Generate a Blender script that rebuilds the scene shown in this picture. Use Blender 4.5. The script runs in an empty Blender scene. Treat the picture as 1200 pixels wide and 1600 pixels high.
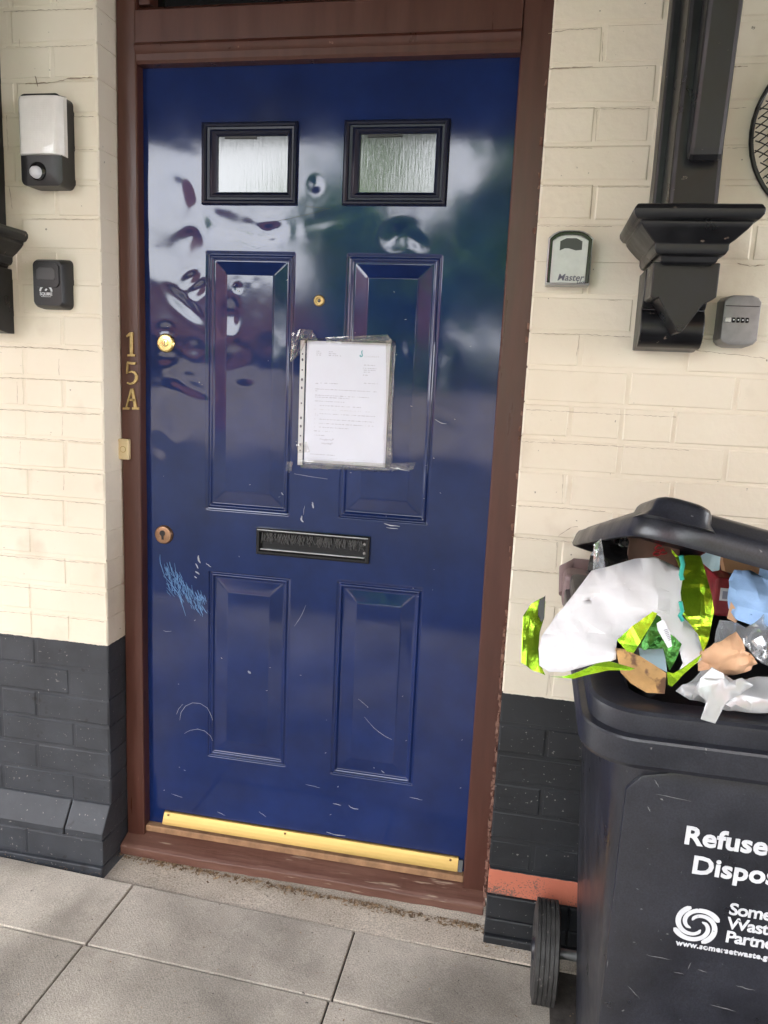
import bpy, bmesh, math, random
import numpy as np
from mathutils import Matrix, Vector
R = math.radians
random.seed(7)
rng = np.random.default_rng(11)
scn = bpy.context.scene
col = scn.collection

# ------------------------------------------------------------------ camera
FPX = 1205.39
CR = np.array([[0.98028, 0.19249, 0.04471], [0.07694, -0.16334, -0.98356], [-0.18202, 0.96761, -0.17493]])
CC = np.array([0.9716, -1.8407, 1.2763])
cd = bpy.data.cameras.new('camera'); cam = bpy.data.objects.new('camera', cd); col.objects.link(cam)
cd.lens = FPX / 1600 * 36; cd.sensor_width = 36; cd.clip_start = .02; cd.clip_end = 500
m = Matrix.Identity(4)
for i in range(3):
    m[i][0] = CR[0][i]; m[i][1] = -CR[1][i]; m[i][2] = -CR[2][i]; m[i][3] = CC[i]
cam.matrix_world = m
scn.camera = cam

def P(u, v, y=None, z=None, x=None):
    """survey helper: the point on a real plane (y=, z= or x=) seen at a photo pixel"""
    d = np.array([(u - 600) / FPX, (v - 800) / FPX, 1.]) @ CR
    ax, val = (1, y) if y is not None else ((2, z) if z is not None else (0, x))
    return CC + d * ((val - CC[ax]) / d[ax])

# ------------------------------------------------------------------ world, sun, exposure
SUN_EL, SUN_AZ = 62, 25          # the sun stands high behind the building, veiled by cloud: the wall is in open shade
w = bpy.data.worlds.new('World'); scn.world = w; w.use_nodes = True
nt = w.node_tree; nt.nodes.clear()
out = nt.nodes.new('ShaderNodeOutputWorld'); bg = nt.nodes.new('ShaderNodeBackground')
sky = nt.nodes.new('ShaderNodeTexSky'); sky.sky_type = 'NISHITA'; sky.sun_disc = False
sky.sun_elevation = R(SUN_EL); sky.sun_rotation = R(SUN_AZ); sky.dust_density = 3; sky.air_density = 1
tc = nt.nodes.new('ShaderNodeTexCoord'); nz = nt.nodes.new('ShaderNodeTexNoise')
nz.inputs['Scale'].default_value = 3.2; nz.inputs['Detail'].default_value = 7
mp = nt.nodes.new('ShaderNodeMapping'); mp.inputs['Scale'].default_value = (1, 1, 2.5)
cr = nt.nodes.new('ShaderNodeValToRGB'); cr.color_ramp.elements[0].position = .30; cr.color_ramp.elements[1].position = .62
cr.color_ramp.elements[0].color = (.7, .7, .7, 1)
mx = nt.nodes.new('ShaderNodeMix'); mx.data_type = 'RGBA'
mx.inputs[7].default_value = (13.5, 13.8, 14.4, 1)      # bright cloud
nt.links.new(tc.outputs['Generated'], mp.inputs[0]); nt.links.new(mp.outputs[0], nz.inputs['Vector'])
nt.links.new(nz.outputs['Fac'], cr.inputs[0]); nt.links.new(cr.outputs[0], mx.inputs[0])
nt.links.new(sky.outputs[0], mx.inputs[6]); nt.links.new(mx.outputs[2], bg.inputs[0])
bg.inputs[1].default_value = .15
nt.links.new(bg.outputs[0], out.inputs[0])
sd = bpy.data.lights.new('sun', 'SUN'); sd.energy = .8; sd.angle = R(12); sd.color = (1, .95, .88)
so = bpy.data.objects.new('sun', sd); col.objects.link(so); so.location = (0, -6, 8)
az = R(SUN_AZ)
sdir = Vector((math.sin(az) * math.cos(R(SUN_EL)), math.cos(az) * math.cos(R(SUN_EL)), math.sin(R(SUN_EL))))
so.rotation_euler = sdir.to_track_quat('Z', 'Y').to_euler()
scn.view_settings.view_transform = 'Standard'; scn.view_settings.look = 'None'
scn.view_settings.exposure = 2.57; scn.view_settings.gamma = 1

# ------------------------------------------------------------------ materials
def mat(name, c=(.5, .5, .5), rough=.5, metal=0, spec=.5, coat=0, coatr=.05, bump=0, bscale=200, vary=0, vscale=6, c2=None,
        speck=None, rvary=0, detail=5, bdist=.002, stretch=None):
    M = bpy.data.materials.new(name); M.use_nodes = True
    n = M.node_tree; b = n.nodes['Principled BSDF']
    b.inputs['Base Color'].default_value = (*c, 1); b.inputs['Roughness'].default_value = rough
    b.inputs['Metallic'].default_value = metal; b.inputs['Specular IOR Level'].default_value = spec
    b.inputs['Coat Weight'].default_value = coat; b.inputs['Coat Roughness'].default_value = coatr
    co = n.nodes.new('ShaderNodeTexCoord')
    if stretch:
        qq = n.nodes.new('ShaderNodeMapping'); qq.inputs['Scale'].default_value = stretch; n.links.new(co.outputs['Object'], qq.inputs[0])
        class _S: outputs = {'Object': qq.outputs[0]}
        co = _S
    last = None
    if vary or c2:
        t = n.nodes.new('ShaderNodeTexNoise'); t.inputs['Scale'].default_value = vscale; t.inputs['Detail'].default_value = detail
        t.inputs['Roughness'].default_value = .6
        n.links.new(co.outputs['Object'], t.inputs['Vector'])
        rp = n.nodes.new('ShaderNodeValToRGB'); rp.color_ramp.elements[0].position = .32; rp.color_ramp.elements[1].position = .7
        k2 = c2 if c2 else tuple(min(1, k * (1 + vary)) for k in c)
        k1 = c if c2 else tuple(k * (1 - vary) for k in c)
        rp.color_ramp.elements[0].color = (*k1, 1); rp.color_ramp.elements[1].color = (*k2, 1)
        n.links.new(t.outputs['Fac'], rp.inputs[0]); last = rp.outputs[0]
        if rvary:
            mr = n.nodes.new('ShaderNodeMapRange'); mr.inputs[1].default_value = .3; mr.inputs[2].default_value = .7
            mr.inputs[3].default_value = max(.02, rough - rvary); mr.inputs[4].default_value = rough + rvary
            n.links.new(t.outputs['Fac'], mr.inputs[0]); n.links.new(mr.outputs[0], b.inputs['Roughness'])
    if speck:      # (colour, scale, threshold)
        t = n.nodes.new('ShaderNodeTexNoise'); t.inputs['Scale'].default_value = speck[1]; t.inputs['Detail'].default_value = 4
        n.links.new(co.outputs['Object'], t.inputs['Vector'])
        rp = n.nodes.new('ShaderNodeValToRGB'); rp.color_ramp.elements[0].position = speck[2]; rp.color_ramp.elements[1].position = speck[2] + .04
        n.links.new(t.outputs['Fac'], rp.inputs[0])
        x = n.nodes.new('ShaderNodeMix'); x.data_type = 'RGBA'
        n.links.new(rp.outputs[0], x.inputs[0])
        if last: n.links.new(last, x.inputs[6])
        else: x.inputs[6].default_value = (*c, 1)
        x.inputs[7].default_value = (*speck[0], 1); last = x.outputs[2]
    if last: n.links.new(last, b.inputs['Base Color'])
    if bump:
        t = n.nodes.new('ShaderNodeTexNoise'); t.inputs['Scale'].default_value = bscale; t.inputs['Detail'].default_value = 4
        n.links.new(co.outputs['Object'], t.inputs['Vector'])
        bp = n.nodes.new('ShaderNodeBump'); bp.inputs['Strength'].default_value = bump; bp.inputs['Distance'].default_value = bdist
        n.links.new(t.outputs['Fac'], bp.inputs['Height']); n.links.new(bp.outputs[0], b.inputs['Normal'])
        if coat: n.links.new(bp.outputs[0], b.inputs['Coat Normal'])
    M['p'] = 1
    return M

def N(M, t): return M.node_tree.nodes.new(t)
def L(M, a, b): M.node_tree.links.new(a, b)

PAINT_Z = .556
def wall_material(name, band=False, k=1.):
    M = mat(name, (.7, .62, .5), .55, bump=.55, bscale=48, bdist=.003)
    n = M.node_tree; b = n.nodes['Principled BSDF']
    g = N(M, 'ShaderNodeNewGeometry'); sp = N(M, 'ShaderNodeSeparateXYZ'); L(M, g.outputs['Position'], sp.inputs[0])
    def noise(scale, detail=5, stretch=None):
        t = N(M, 'ShaderNodeTexNoise'); t.inputs['Scale'].default_value = scale; t.inputs['Detail'].default_value = detail
        if stretch:
            q = N(M, 'ShaderNodeMapping'); q.inputs['Scale'].default_value = stretch; L(M, g.outputs['Position'], q.inputs[0]); L(M, q.outputs[0], t.inputs['Vector'])
        else: L(M, g.outputs['Position'], t.inputs['Vector'])
        return t.outputs['Fac']
    def ramp(f, p0, p1, c0, c1):
        r = N(M, 'ShaderNodeValToRGB'); r.color_ramp.elements[0].position = p0; r.color_ramp.elements[1].position = p1
        r.color_ramp.elements[0].color = (*c0, 1); r.color_ramp.elements[1].color = (*c1, 1); L(M, f, r.inputs[0]); return r.outputs[0]
    def mix(f, a, c):
        x = N(M, 'ShaderNodeMix'); x.data_type = 'RGBA'; L(M, f, x.inputs[0])
        for v, s in ((a, 6), (c, 7)):
            if isinstance(v, tuple): x.inputs[s].default_value = (*v, 1)
            else: L(M, v, x.inputs[s])
        return x.outputs[2]
    def step(z0, wob):       # 1 below z0
        a = N(M, 'ShaderNodeMath'); a.operation = 'MULTIPLY_ADD'; L(M, noise(60), a.inputs[0]); a.inputs[1].default_value = wob
        L(M, sp.outputs[2], a.inputs[2])
        c = N(M, 'ShaderNodeMath'); c.operation = 'LESS_THAN'; L(M, a.outputs[0], c.inputs[0]); c.inputs[1].default_value = z0 + wob * .5
        return c.outputs[0]
    W0, W1 = (0, 0, 0), (1, 1, 1)
    cream = ramp(noise(4), .3, .7, (.75, .68, .55), (.80, .742, .62))
    cream = mix(ramp(noise(7, 8), .60, .74, W0, (.35, .35, .35)), cream, (.50, .41, .30))        # soft grime
    cream = mix(ramp(noise(75, 3), .735, .765, W0, (.8, .8, .8)), cream, (.20, .17, .13))           # small chips
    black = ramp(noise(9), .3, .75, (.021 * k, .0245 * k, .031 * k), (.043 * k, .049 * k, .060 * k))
    black = mix(ramp(noise(130, 2), .70, .73, W0, (.6, .6, .6)), black, (.28, .27, .25))
    black = mix(ramp(noise(30, 6), .66, .70, W0, (.7, .7, .7)), black, (.012, .012, .014))
    c = mix(step(PAINT_Z, .006), cream, black)
    if band:
        sm = N(M, 'ShaderNodeMath'); sm.operation = 'MULTIPLY_ADD'; L(M, noise(9, 3), sm.inputs[0]); sm.inputs[1].default_value = .8; L(M, noise(230, 5), sm.inputs[2])
        zz = N(M, 'ShaderNodeMath'); zz.operation = 'MULTIPLY_ADD'; L(M, sp.outputs[2], zz.inputs[0]); zz.inputs[1].default_value = -4.; L(M, sm.outputs[0], zz.inputs[2])
        terra = mix(ramp(zz.outputs[0], .70, .80, W0, (.85, .85, .85)), (.50, .155, .095), (.10, .085, .075))
        a = N(M, 'ShaderNodeMath'); a.operation = 'MULTIPLY'; L(M, step(.104, .004), a.inputs[0])
        i = N(M, 'ShaderNodeMath'); i.operation = 'SUBTRACT'; i.inputs[0].default_value = 1; L(M, step(.036, .004), i.inputs[1]); L(M, i.outputs[0], a.inputs[1])
        # the band is bare red tile near its top, sooty towards its lower left
        c = mix(a.outputs[0], c, terra)
    L(M, c, b.inputs['Base Color'])
    return M

MW = wall_material('painted_brick')
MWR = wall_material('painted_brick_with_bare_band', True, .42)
M_frame = mat('brown_gloss_paint', (.078, .028, .0195), .34, vary=.16, vscale=30, bump=.22, bscale=90, speck=((.20, .11, .08), 60, .735), rvary=.08, stretch=(1, 1, .12))
M_sill = mat('weathered_brown_paint', (.10, .042, .030), .5, c2=(.17, .085, .062), vscale=40, bump=.7, bscale=110, stretch=(.10, 1, 1), speck=((.34, .25, .19), 55, .645), rvary=.1)
M_wood = mat('bare_wood', (.30, .17, .09), .6, vary=.3, vscale=30, bump=.3)
M_door = mat('navy_gloss_door', (.0072, .0205, .100), .30, coat=1, coatr=.09, vary=.25, vscale=5, bump=.04, bscale=26, spec=0)
M_door.node_tree.nodes['Principled BSDF'].inputs['Coat IOR'].default_value = 1.52
n = M_door.node_tree; b = n.nodes['Principled BSDF']                 # worn patches in the gloss
t = N(M_door, 'ShaderNodeTexNoise'); t.inputs['Scale'].default_value = 6; t.inputs['Detail'].default_value = 8; tcd = N(M_door, 'ShaderNodeTexCoord'); L(M_door, tcd.outputs['Object'], t.inputs['Vector'])
mr = N(M_door, 'ShaderNodeMapRange'); mr.inputs[1].default_value = .35; mr.inputs[2].default_value = .72; mr.inputs[3].default_value = .05; mr.inputs[4].default_value = .12
L(M_door, t.outputs['Fac'], mr.inputs[0]); L(M_door, mr.outputs[0], b.inputs['Coat Roughness'])
M_bead = mat('dark_navy_plastic', (.005, .008, .026), .32, spec=.35)
M_glass = mat('obscure_glass', (.05, .06, .06), .12, spec=.5, coat=.75, coatr=.08)
b = M_glass.node_tree.nodes['Principled BSDF']; b.inputs['Coat IOR'].default_value = 1.55
wv = N(M_glass, 'ShaderNodeTexNoise'); wv.inputs['Scale'].default_value = 60; wv.inputs['Detail'].default_value = 4
q = N(M_glass, 'ShaderNodeMapping'); q.inputs['Scale'].default_value = (4.5, 1, .35); t = N(M_glass, 'ShaderNodeTexCoord')
L(M_glass, t.outputs['Object'], q.inputs[0]); L(M_glass, q.outputs[0], wv.inputs['Vector'])
bp = N(M_glass, 'ShaderNodeBump'); bp.inputs['Strength'].default_value = .22; bp.inputs['Distance'].default_value = .0008
L(M_glass, wv.outputs['Fac'], bp.inputs['Height']); L(M_glass, bp.outputs[0], b.inputs['Normal']); L(M_glass, bp.outputs[0], b.inputs['Coat Normal'])
M_darkglass = mat('dark_window_glass', (.006, .007, .008), .05, vary=.2)
M_black = mat('black_plastic', (.011, .011, .012), .38, bump=.15, bscale=500, vary=.2, vscale=40)
M_blackgloss = mat('glossy_black_plastic', (.010, .010, .011), .18, vary=.2, vscale=20)
M_timber = mat('black_gloss_timber', (.010, .0105, .0125), .34, spec=.4, vary=.35, vscale=12, bump=.3, bscale=35, speck=((.16, .13, .11), 60, .70), rvary=.1)
M_brass = mat('polished_brass', (.35, .235, .085), .42, metal=1, vary=.22, vscale=14, rvary=.10, stretch=(.25, 1, 1))
M_brassdull = mat('aged_brass', (.42, .30, .13), .42, metal=.8, vary=.25, vscale=90)
M_brassyel = mat('brass_lock', (.80, .62, .26), .25, metal=.9, vary=.1)
M_copper = mat('tarnished_bronze', (.34, .20, .12), .38, metal=.8, vary=.2, vscale=80)
M_chrome = mat('grey_alloy', (.42, .43, .44), .36, metal=.6, vary=.06, vscale=50)
M_greymetal = mat('grey_cast_metal', (.25, .25, .255), .45, metal=.3, vary=.1, vscale=60)
M_lens = mat('frosted_lens', (.78, .76, .73), .18, coat=.6, vary=.06, vscale=20)
M_white = mat('white_print', (.64, .66, .69), .5, vary=.05, vscale=50)
M_paper = mat('white_letter_paper', (.70, .74, .86), .35, coat=.35, coatr=.1, vary=.02, vscale=14, bump=.25, bscale=9, bdist=.004)
M_ink = mat('grey_ink', (.27, .28, .34), .6, vary=.1)
M_inkdark = mat('dark_ink', (.10, .10, .14), .6, vary=.1)
M_teal = mat('teal_print', (.10, .40, .46), .6, vary=.1)
M_cream = mat('cream_plastic', (.66, .54, .32), .35, vary=.05)
M_bin = mat('bin_plastic', (.0155, .017, .0235), .36, vary=.35, vscale=10, bump=.10, bscale=240, speck=((.15, .15, .15), 90, .715), rvary=.10)
M_tyre = mat('worn_rubber', (.035, .034, .033), .62, vary=.4, vscale=40, bump=.3, bscale=200, speck=((.14, .13, .12), 120, .66))
M_hinge = mat('faded_maroon_plastic', (.22, .15, .15), .5, vary=.15)
M_slab = mat('concrete_slab', (.30, .265, .222), .85, c2=(.57, .515, .44), vscale=3.4, detail=12, bump=.55, bscale=300, speck=((.10, .09, .08), 110, .70))
M_strip = mat('cement_strip', (.38, .325, .26), .9, c2=(.56, .49, .41), vscale=6, detail=9, bump=.6, bscale=160, speck=((.13, .11, .09), 120, .68))
M_joint = mat('joint_dirt', (.055, .048, .042), .95, vary=.4, vscale=40, bump=.8, bscale=300)
M_asphalt = mat('asphalt', (.06, .06, .06), .9, vary=.3, vscale=20, bump=.5)
M_scuff = mat('blue_scuffs', (.10, .24, .50), .5, vary=.2, vscale=60)
M_scuffw = mat('white_scuffs', (.20, .24, .34), .5, c2=(.5, .53, .6), vscale=30)
M_foil = mat('green_foil', (.15, .36, .014), .22, metal=.85, c2=(.36, .54, .025), vscale=18, bump=.3, bscale=30, bdist=.006)
M_foildark = mat('dark_green_foil', (.03, .12, .02), .25, metal=.8, vary=.4, vscale=30, bump=.5, bscale=45, bdist=.006)
M_wrap = mat('white_wrap', (.72, .72, .75), .55, vary=.03, bump=.12, bscale=14, bdist=.006)
M_card = mat('brown_card', (.36, .20, .10), .75, vary=.15, vscale=14, bump=.1)
M_cardtan = mat('tan_card', (.50, .29, .11), .7, vary=.25, vscale=22, speck=((.14, .07, .035), 26, .60), bump=.15)
M_peach = mat('peach_paper', (.70, .42, .25), .7, vary=.1, vscale=20, bump=.2)
M_blue = mat('blue_paper', (.30, .48, .78), .7, vary=.12, vscale=20, bump=.2)
M_paleblue = mat('pale_blue_card', (.45, .62, .70), .7, vary=.06)
M_red = mat('dark_red_pack', (.22, .02, .025), .4, vary=.3, vscale=30)
M_straw = mat('dry_litter', (.045, .026, .016), .9, c2=(.46, .31, .18), vscale=90)
M_tealribbon = mat('teal_ribbon', (.02, .33, .27), .4, vary=.1)
M_caulk = mat('flaking_caulk', (.11, .042, .03), .9, c2=(.27, .16, .12), vscale=60, bump=.8, bscale=90)

def grain(M, scale, amt, big=0):
    b = M.node_tree.nodes['Principled BSDF']; src = b.inputs['Base Color'].links[0].from_socket
    c = N(M, 'ShaderNodeTexCoord')
    def layer(src, scale, lo, hi, p0, p1):
        t = N(M, 'ShaderNodeTexNoise'); t.inputs['Scale'].default_value = scale; t.inputs['Detail'].default_value = 6; L(M, c.outputs['Object'], t.inputs['Vector'])
        r = N(M, 'ShaderNodeMapRange'); r.inputs[1].default_value = p0; r.inputs[2].default_value = p1; r.inputs[3].default_value = lo; r.inputs[4].default_value = hi
        L(M, t.outputs['Fac'], r.inputs[0]); x = N(M, 'ShaderNodeVectorMath'); x.operation = 'SCALE'; L(M, src, x.inputs[0]); L(M, r.outputs[0], x.inputs['Scale']); return x.outputs[0]
    o = layer(src, scale, 1 - amt, 1 + amt, .35, .65)
    if big: o = layer(o, 1.9, 1 - big, 1.08, .36, .58)
    L(M, o, b.inputs['Base Color'])
grain(M_slab, 330, .22, .42); grain(M_strip, 260, .28, .22); grain(M_bin, 420, .25); 

def clear_mat(name, tint, gloss, rough, cover=.0):
    M = bpy.data.materials.new(name); M.use_nodes = True; n = M.node_tree; n.nodes.clear()
    o = N(M, 'ShaderNodeOutputMaterial'); a = N(M, 'ShaderNodeBsdfTransparent'); g = N(M, 'ShaderNodeBsdfGlossy'); d = N(M, 'ShaderNodeBsdfTranslucent')
    df = N(M, 'ShaderNodeBsdfDiffuse'); m0 = N(M, 'ShaderNodeMixShader'); m1 = N(M, 'ShaderNodeMixShader'); m2 = N(M, 'ShaderNodeMixShader')
    a.inputs[0].default_value = (*tint, 1); g.inputs['Roughness'].default_value = rough; df.inputs[0].default_value = (.7, .72, .74, 1); d.inputs[0].default_value = (.7, .72, .74, 1)
    t = N(M, 'ShaderNodeTexNoise'); t.inputs['Scale'].default_value = 30; c = N(M, 'ShaderNodeTexCoord'); L(M, c.outputs['Object'], t.inputs['Vector'])
    bu = N(M, 'ShaderNodeBump'); bu.inputs['Strength'].default_value = .6; bu.inputs['Distance'].default_value = .006; L(M, t.outputs['Fac'], bu.inputs['Height']); L(M, bu.outputs[0], g.inputs['Normal'])
    m0.inputs[0].default_value = .5; L(M, df.outputs[0], m0.inputs[1]); L(M, d.outputs[0], m0.inputs[2])
    m1.inputs[0].default_value = cover; L(M, a.outputs[0], m1.inputs[1]); L(M, m0.outputs[0], m1.inputs[2])
    m2.inputs[0].default_value = gloss; L(M, m1.outputs[0], m2.inputs[1]); L(M, g.outputs[0], m2.inputs[2]); L(M, m2.outputs[0], o.inputs[0])
    return M
M_sleeve = clear_mat('clear_plastic', (.96, .96, .97), .05, .12, .01)
M_tape = clear_mat('creased_clear_tape', (.95, .94, .93), .06, .15, .015)
M_film = clear_mat('milky_plastic_film', (.95, .95, .95), .14, .2, .62)
M_cello = clear_mat('clear_cellophane', (.9, .92, .95), .20, .12, .35)

# ------------------------------------------------------------------ builders
def link(o): col.objects.link(o); return o
def thing(name, label, cat, loc=(0, 0, 0), group=None):
    o = link(bpy.data.objects.new(name, None)); o.location = loc; o.empty_display_size = .05
    tag(o, label, cat, group); return o
def tag(o, label=None, cat=None, group=None, kind=None):
    if label: o['label'] = label
    if cat: o['category'] = cat
    if group: o['group'] = group
    if kind: o['kind'] = kind
    return o
def obj(name, bm, m, parent=None, bevel=0, smooth=None, seg=2, local=False, recalc=True):
    """one mesh object; coordinates are world unless local=True (then relative to the parent)"""
    me = bpy.data.meshes.new(name)
    if isinstance(bm, bpy.types.Mesh): me = bm
    else:
        if recalc: bmesh.ops.recalc_face_normals(bm, faces=bm.faces)
        bm.to_mesh(me); bm.free()
    me.materials.append(m)
    o = link(bpy.data.objects.new(name, me))
    if parent:
        o.parent = parent
        if not local:
            if parent.type == 'EMPTY': o.matrix_parent_inverse = Matrix.Translation(-parent.location)
    if bevel:
        md = o.modifiers.new('bevel', 'BEVEL'); md.width = bevel; md.segments = seg; md.limit_method = 'ANGLE'; md.angle_limit = R(35)
        md.harden_normals = False
    if smooth is not None:
        for p in me.polygons: p.use_smooth = True
        try: me.set_sharp_from_angle(angle=R(smooth))
        except Exception: pass
    return o
def box(bm, x0, x1, y0, y1, z0, z1, jit=0):
    vs = [bm.verts.new((x + random.uniform(-jit, jit), y, z + random.uniform(-jit, jit))) for x in (x0, x1) for y in (y0, y1) for z in (z0, z1)]
    for f in ((0, 1, 3, 2), (4, 6, 7, 5), (0, 4, 5, 1), (2, 3, 7, 6), (0, 2, 6, 4), (1, 5, 7, 3)):
        bm.faces.new([vs[i] for i in f])
    return vs
def prism(bm, pts, y0, y1):
    """polygon in (x, z) extruded from y0 (front) to y1"""
    a = [bm.verts.new((p[0], y0, p[1])) for p in pts]; b = [bm.verts.new((p[0], y1, p[1])) for p in pts]
    n = len(pts); bm.faces.new(a); bm.faces.new(b[::-1])
    for i in range(n): bm.faces.new((a[i], b[i], b[(i + 1) % n], a[(i + 1) % n]))
def prismx(bm, pts, x0, x1):
    """polygon in (y, z) extruded along x"""
    a = [bm.verts.new((x0, *p)) for p in pts]; b = [bm.verts.new((x1, *p)) for p in pts]
    n = len(pts); bm.faces.new(a); bm.faces.new(b[::-1])
    for i in range(n): bm.faces.new((a[i], b[i], b[(i + 1) % n], a[(i + 1) % n]))
def lathe(bm, prof, origin, axis='y', n=32, sgn=1):
    """prof = [(r, h)], h runs along sgn*axis"""
    rings = []
    for r, h in prof:
        ring = []
        for i in range(n):
            a = 2 * math.pi * i / n; c, s = r * math.cos(a), r * math.sin(a)
            v = {'y': (c, sgn * h, s), 'x': (sgn * h, c, s), 'z': (c, s, sgn * h)}[axis]
            ring.append(bm.verts.new(tuple(v[k] + origin[k] for k in range(3))))
        rings.append(ring)
    for a, b in zip(rings, rings[1:]):
        for i in range(n): bm.faces.new((a[i], a[(i + 1) % n], b[(i + 1) % n], b[i]))
    bm.faces.new(rings[0][::-1]); bm.faces.new(rings[-1])
def tube(bm, pts, r, n=8):
    pts = [Vector(p) for p in pts]; rings = []
    rr = r if isinstance(r, (list, tuple)) else [r] * len(pts)
    for i, p in enumerate(pts):
        d = (pts[min(i + 1, len(pts) - 1)] - pts[max(i - 1, 0)]).normalized()
        u = d.cross(Vector((.31, .2, .93))).normalized(); v = d.cross(u)
        rings.append([bm.verts.new(p + rr[i] * (math.cos(2 * math.pi * k / n) * u + math.sin(2 * math.pi * k / n) * v)) for k in range(n)])
    for a, b in zip(rings, rings[1:]):
        for k in range(n): bm.faces.new((a[k], a[(k + 1) % n], b[(k + 1) % n], b[k]))
    bm.faces.new(rings[0][::-1]); bm.faces.new(rings[-1])
def rrect(x0, x1, y0, y1, r, n=6):
    pts = []
    for cx, cy, a0 in ((x1 - r, y1 - r, 0), (x0 + r, y1 - r, 90), (x0 + r, y0 + r, 180), (x1 - r, y0 + r, 270)):
        for i in range(n + 1):
            a = R(a0 + 90 * i / n); pts.append((cx + r * math.cos(a), cy + r * math.sin(a)))
    return pts
def loft(bm, rings, cap0=True, cap1=True):
    rs = [[bm.verts.new(p) for p in ring] for ring in rings]
    n = len(rs[0])
    for a, b in zip(rs, rs[1:]):
        for i in range(n): bm.faces.new((a[i], a[(i + 1) % n], b[(i + 1) % n], b[i]))
    if cap0: bm.faces.new(rs[0][::-1])
    if cap1: bm.faces.new(rs[-1])
    return rs
def text_mesh(s, size, bold=0, shear=0, depth=.0004, spacing=1, align='LEFT'):
    c = bpy.data.curves.new('txt', 'FONT'); c.body = s; c.size = size; c.offset = bold; c.shear = shear; c.extrude = depth
    c.space_character = spacing; c.align_x = align; c.resolution_u = 3
    o = link(bpy.data.objects.new('txt', c)); dg = bpy.context.evaluated_depsgraph_get()
    me = bpy.data.meshes.new_from_object(o.evaluated_get(dg)); bpy.data.objects.remove(o); bpy.data.curves.remove(c)
    me.materials.clear(); return me
def add_text(bm, s, size, x, y, z, tilt=0, lean=0, **k):
    me = text_mesh(s, size, **k)
    # text plane x right, z up, facing -y; tilt leans the plane about x
    T = Matrix.Translation((x, y, z)) @ Matrix.Rotation(R(90 + tilt), 4, 'X') @ Matrix.Rotation(R(lean), 4, 'Z')
    me.transform(T); bm.from_mesh(me); bpy.data.meshes.remove(me)
def B(): return bmesh.new()

# value noise for shapes
_tab = rng.random((64, 64))
def vnoise(x, z, s):
    x = np.asarray(x) * s; z = np.asarray(z) * s
    i = np.floor(x).astype(int); j = np.floor(z).astype(int); fx = x - i; fz = z - j
    fx = fx * fx * (3 - 2 * fx); fz = fz * fz * (3 - 2 * fz)
    g = lambda a, b: _tab[a % 64, b % 64]
    return (g(i, j) * (1 - fx) + g(i + 1, j) * fx) * (1 - fz) + (g(i, j + 1) * (1 - fx) + g(i + 1, j + 1) * fx) * fz - .5

WALL_Y = -.11

# ================================================================== ground
def gz(x, y): return -.064 - .032 * max(-2, min(x, 3)) + .004 * y
def slab(bm, x0, x1, y0, y1, th=.05, drop=0):
    vs = []
    for x in (x0, x1):
        for y in (y0, y1):
            for k in (0, 1): vs.append(bm.verts.new((x, y, gz(x, y) - drop - (th if k == 0 else 0))))
    for f in ((0, 1, 3, 2), (4, 6, 7, 5), (0, 4, 5, 1), (2, 3, 7, 6), (0, 2, 6, 4), (1, 5, 7, 3)): bm.faces.new([vs[i] for i in f])
bm = B()
bm.faces.new([bm.verts.new((x, y, gz(x, y) - .012)) for x, y in ((-6, .3), (7, .3), (7, -2.5), (-6, -2.5))])
tag(obj('ground', bm, M_joint), kind='structure')
jA = P(205, 1385, z=-.07); jB = P(135, 1480, z=-.07); jC = P(555, 1450, z=-.085); jD = P(520, 1560, z=-.085)
Y1 = (jA[1] + jC[1]) / 2; Y2 = (jB[1] + jD[1]) / 2; XA = (jA[0] + jB[0]) / 2; XC = (jC[0] + jD[0]) / 2
W = XC - XA
bm = B()
g = .0024
ys = [Y1, Y2, Y2 - .45, Y2 - .9, Y2 - 1.35, Y2 - 1.8]
for r in range(len(ys) - 1):
    for k in range(-7, 9):
        off = 0 if r < 1 else -.006
        x0 = XA + k * W + off
        slab(bm, x0 + g, x0 + W - g, ys[r + 1] + g, ys[r] - g, drop=random.uniform(0, .002))
tag(obj('pavement', bm, M_slab, bevel=.0025), kind='structure')
# pimpled face of the pressed slabs
n = M_slab.node_tree; bs = n.nodes['Principled BSDF']
t = N(M_slab, 'ShaderNodeTexCoord'); q = N(M_slab, 'ShaderNodeMapping'); q.inputs['Rotation'].default_value = (0, 0, R(45)); q.inputs['Scale'].default_value = (130, 130, 0)
L(M_slab, t.outputs['Object'], q.inputs[0]); vo = N(M_slab, 'ShaderNodeTexVoronoi'); vo.inputs['Scale'].default_value = 1; vo.inputs['Randomness'].default_value = .12
L(M_slab, q.outputs[0], vo.inputs['Vector']); b2 = N(M_slab, 'ShaderNodeBump'); b2.inputs['Strength'].default_value = .25; b2.inputs['Distance'].default_value = .0012; b2.invert = True
L(M_slab, vo.outputs['Distance'], b2.inputs['Height'])
old = bs.inputs['Normal'].links[0].from_socket; L(M_slab, old, b2.inputs['Normal']); L(M_slab, b2.outputs[0], bs.inputs['Normal'])
bm = B(); slab(bm, -6, 6, Y1 + .003, .05, drop=.001)
bmesh.ops.subdivide_edges(bm, edges=bm.edges[:], cuts=5)
tag(obj('footpath_edge', bm, M_strip, bevel=.003), kind='structure')
KY = ys[-1]
bm = B(); box(bm, -30, 30, KY - .15, KY - .01, -.3, -.105); tag(obj('kerb', bm, M_slab, bevel=.01), kind='structure')
bm = B(); bm.faces.new([bm.verts.new(p) for p in ((-60, KY - .15, -.215), (60, KY - .15, -.215), (60, -60, -.215), (-60, -60, -.215))])
tag(obj('road', bm, M_asphalt), kind='structure')

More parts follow.
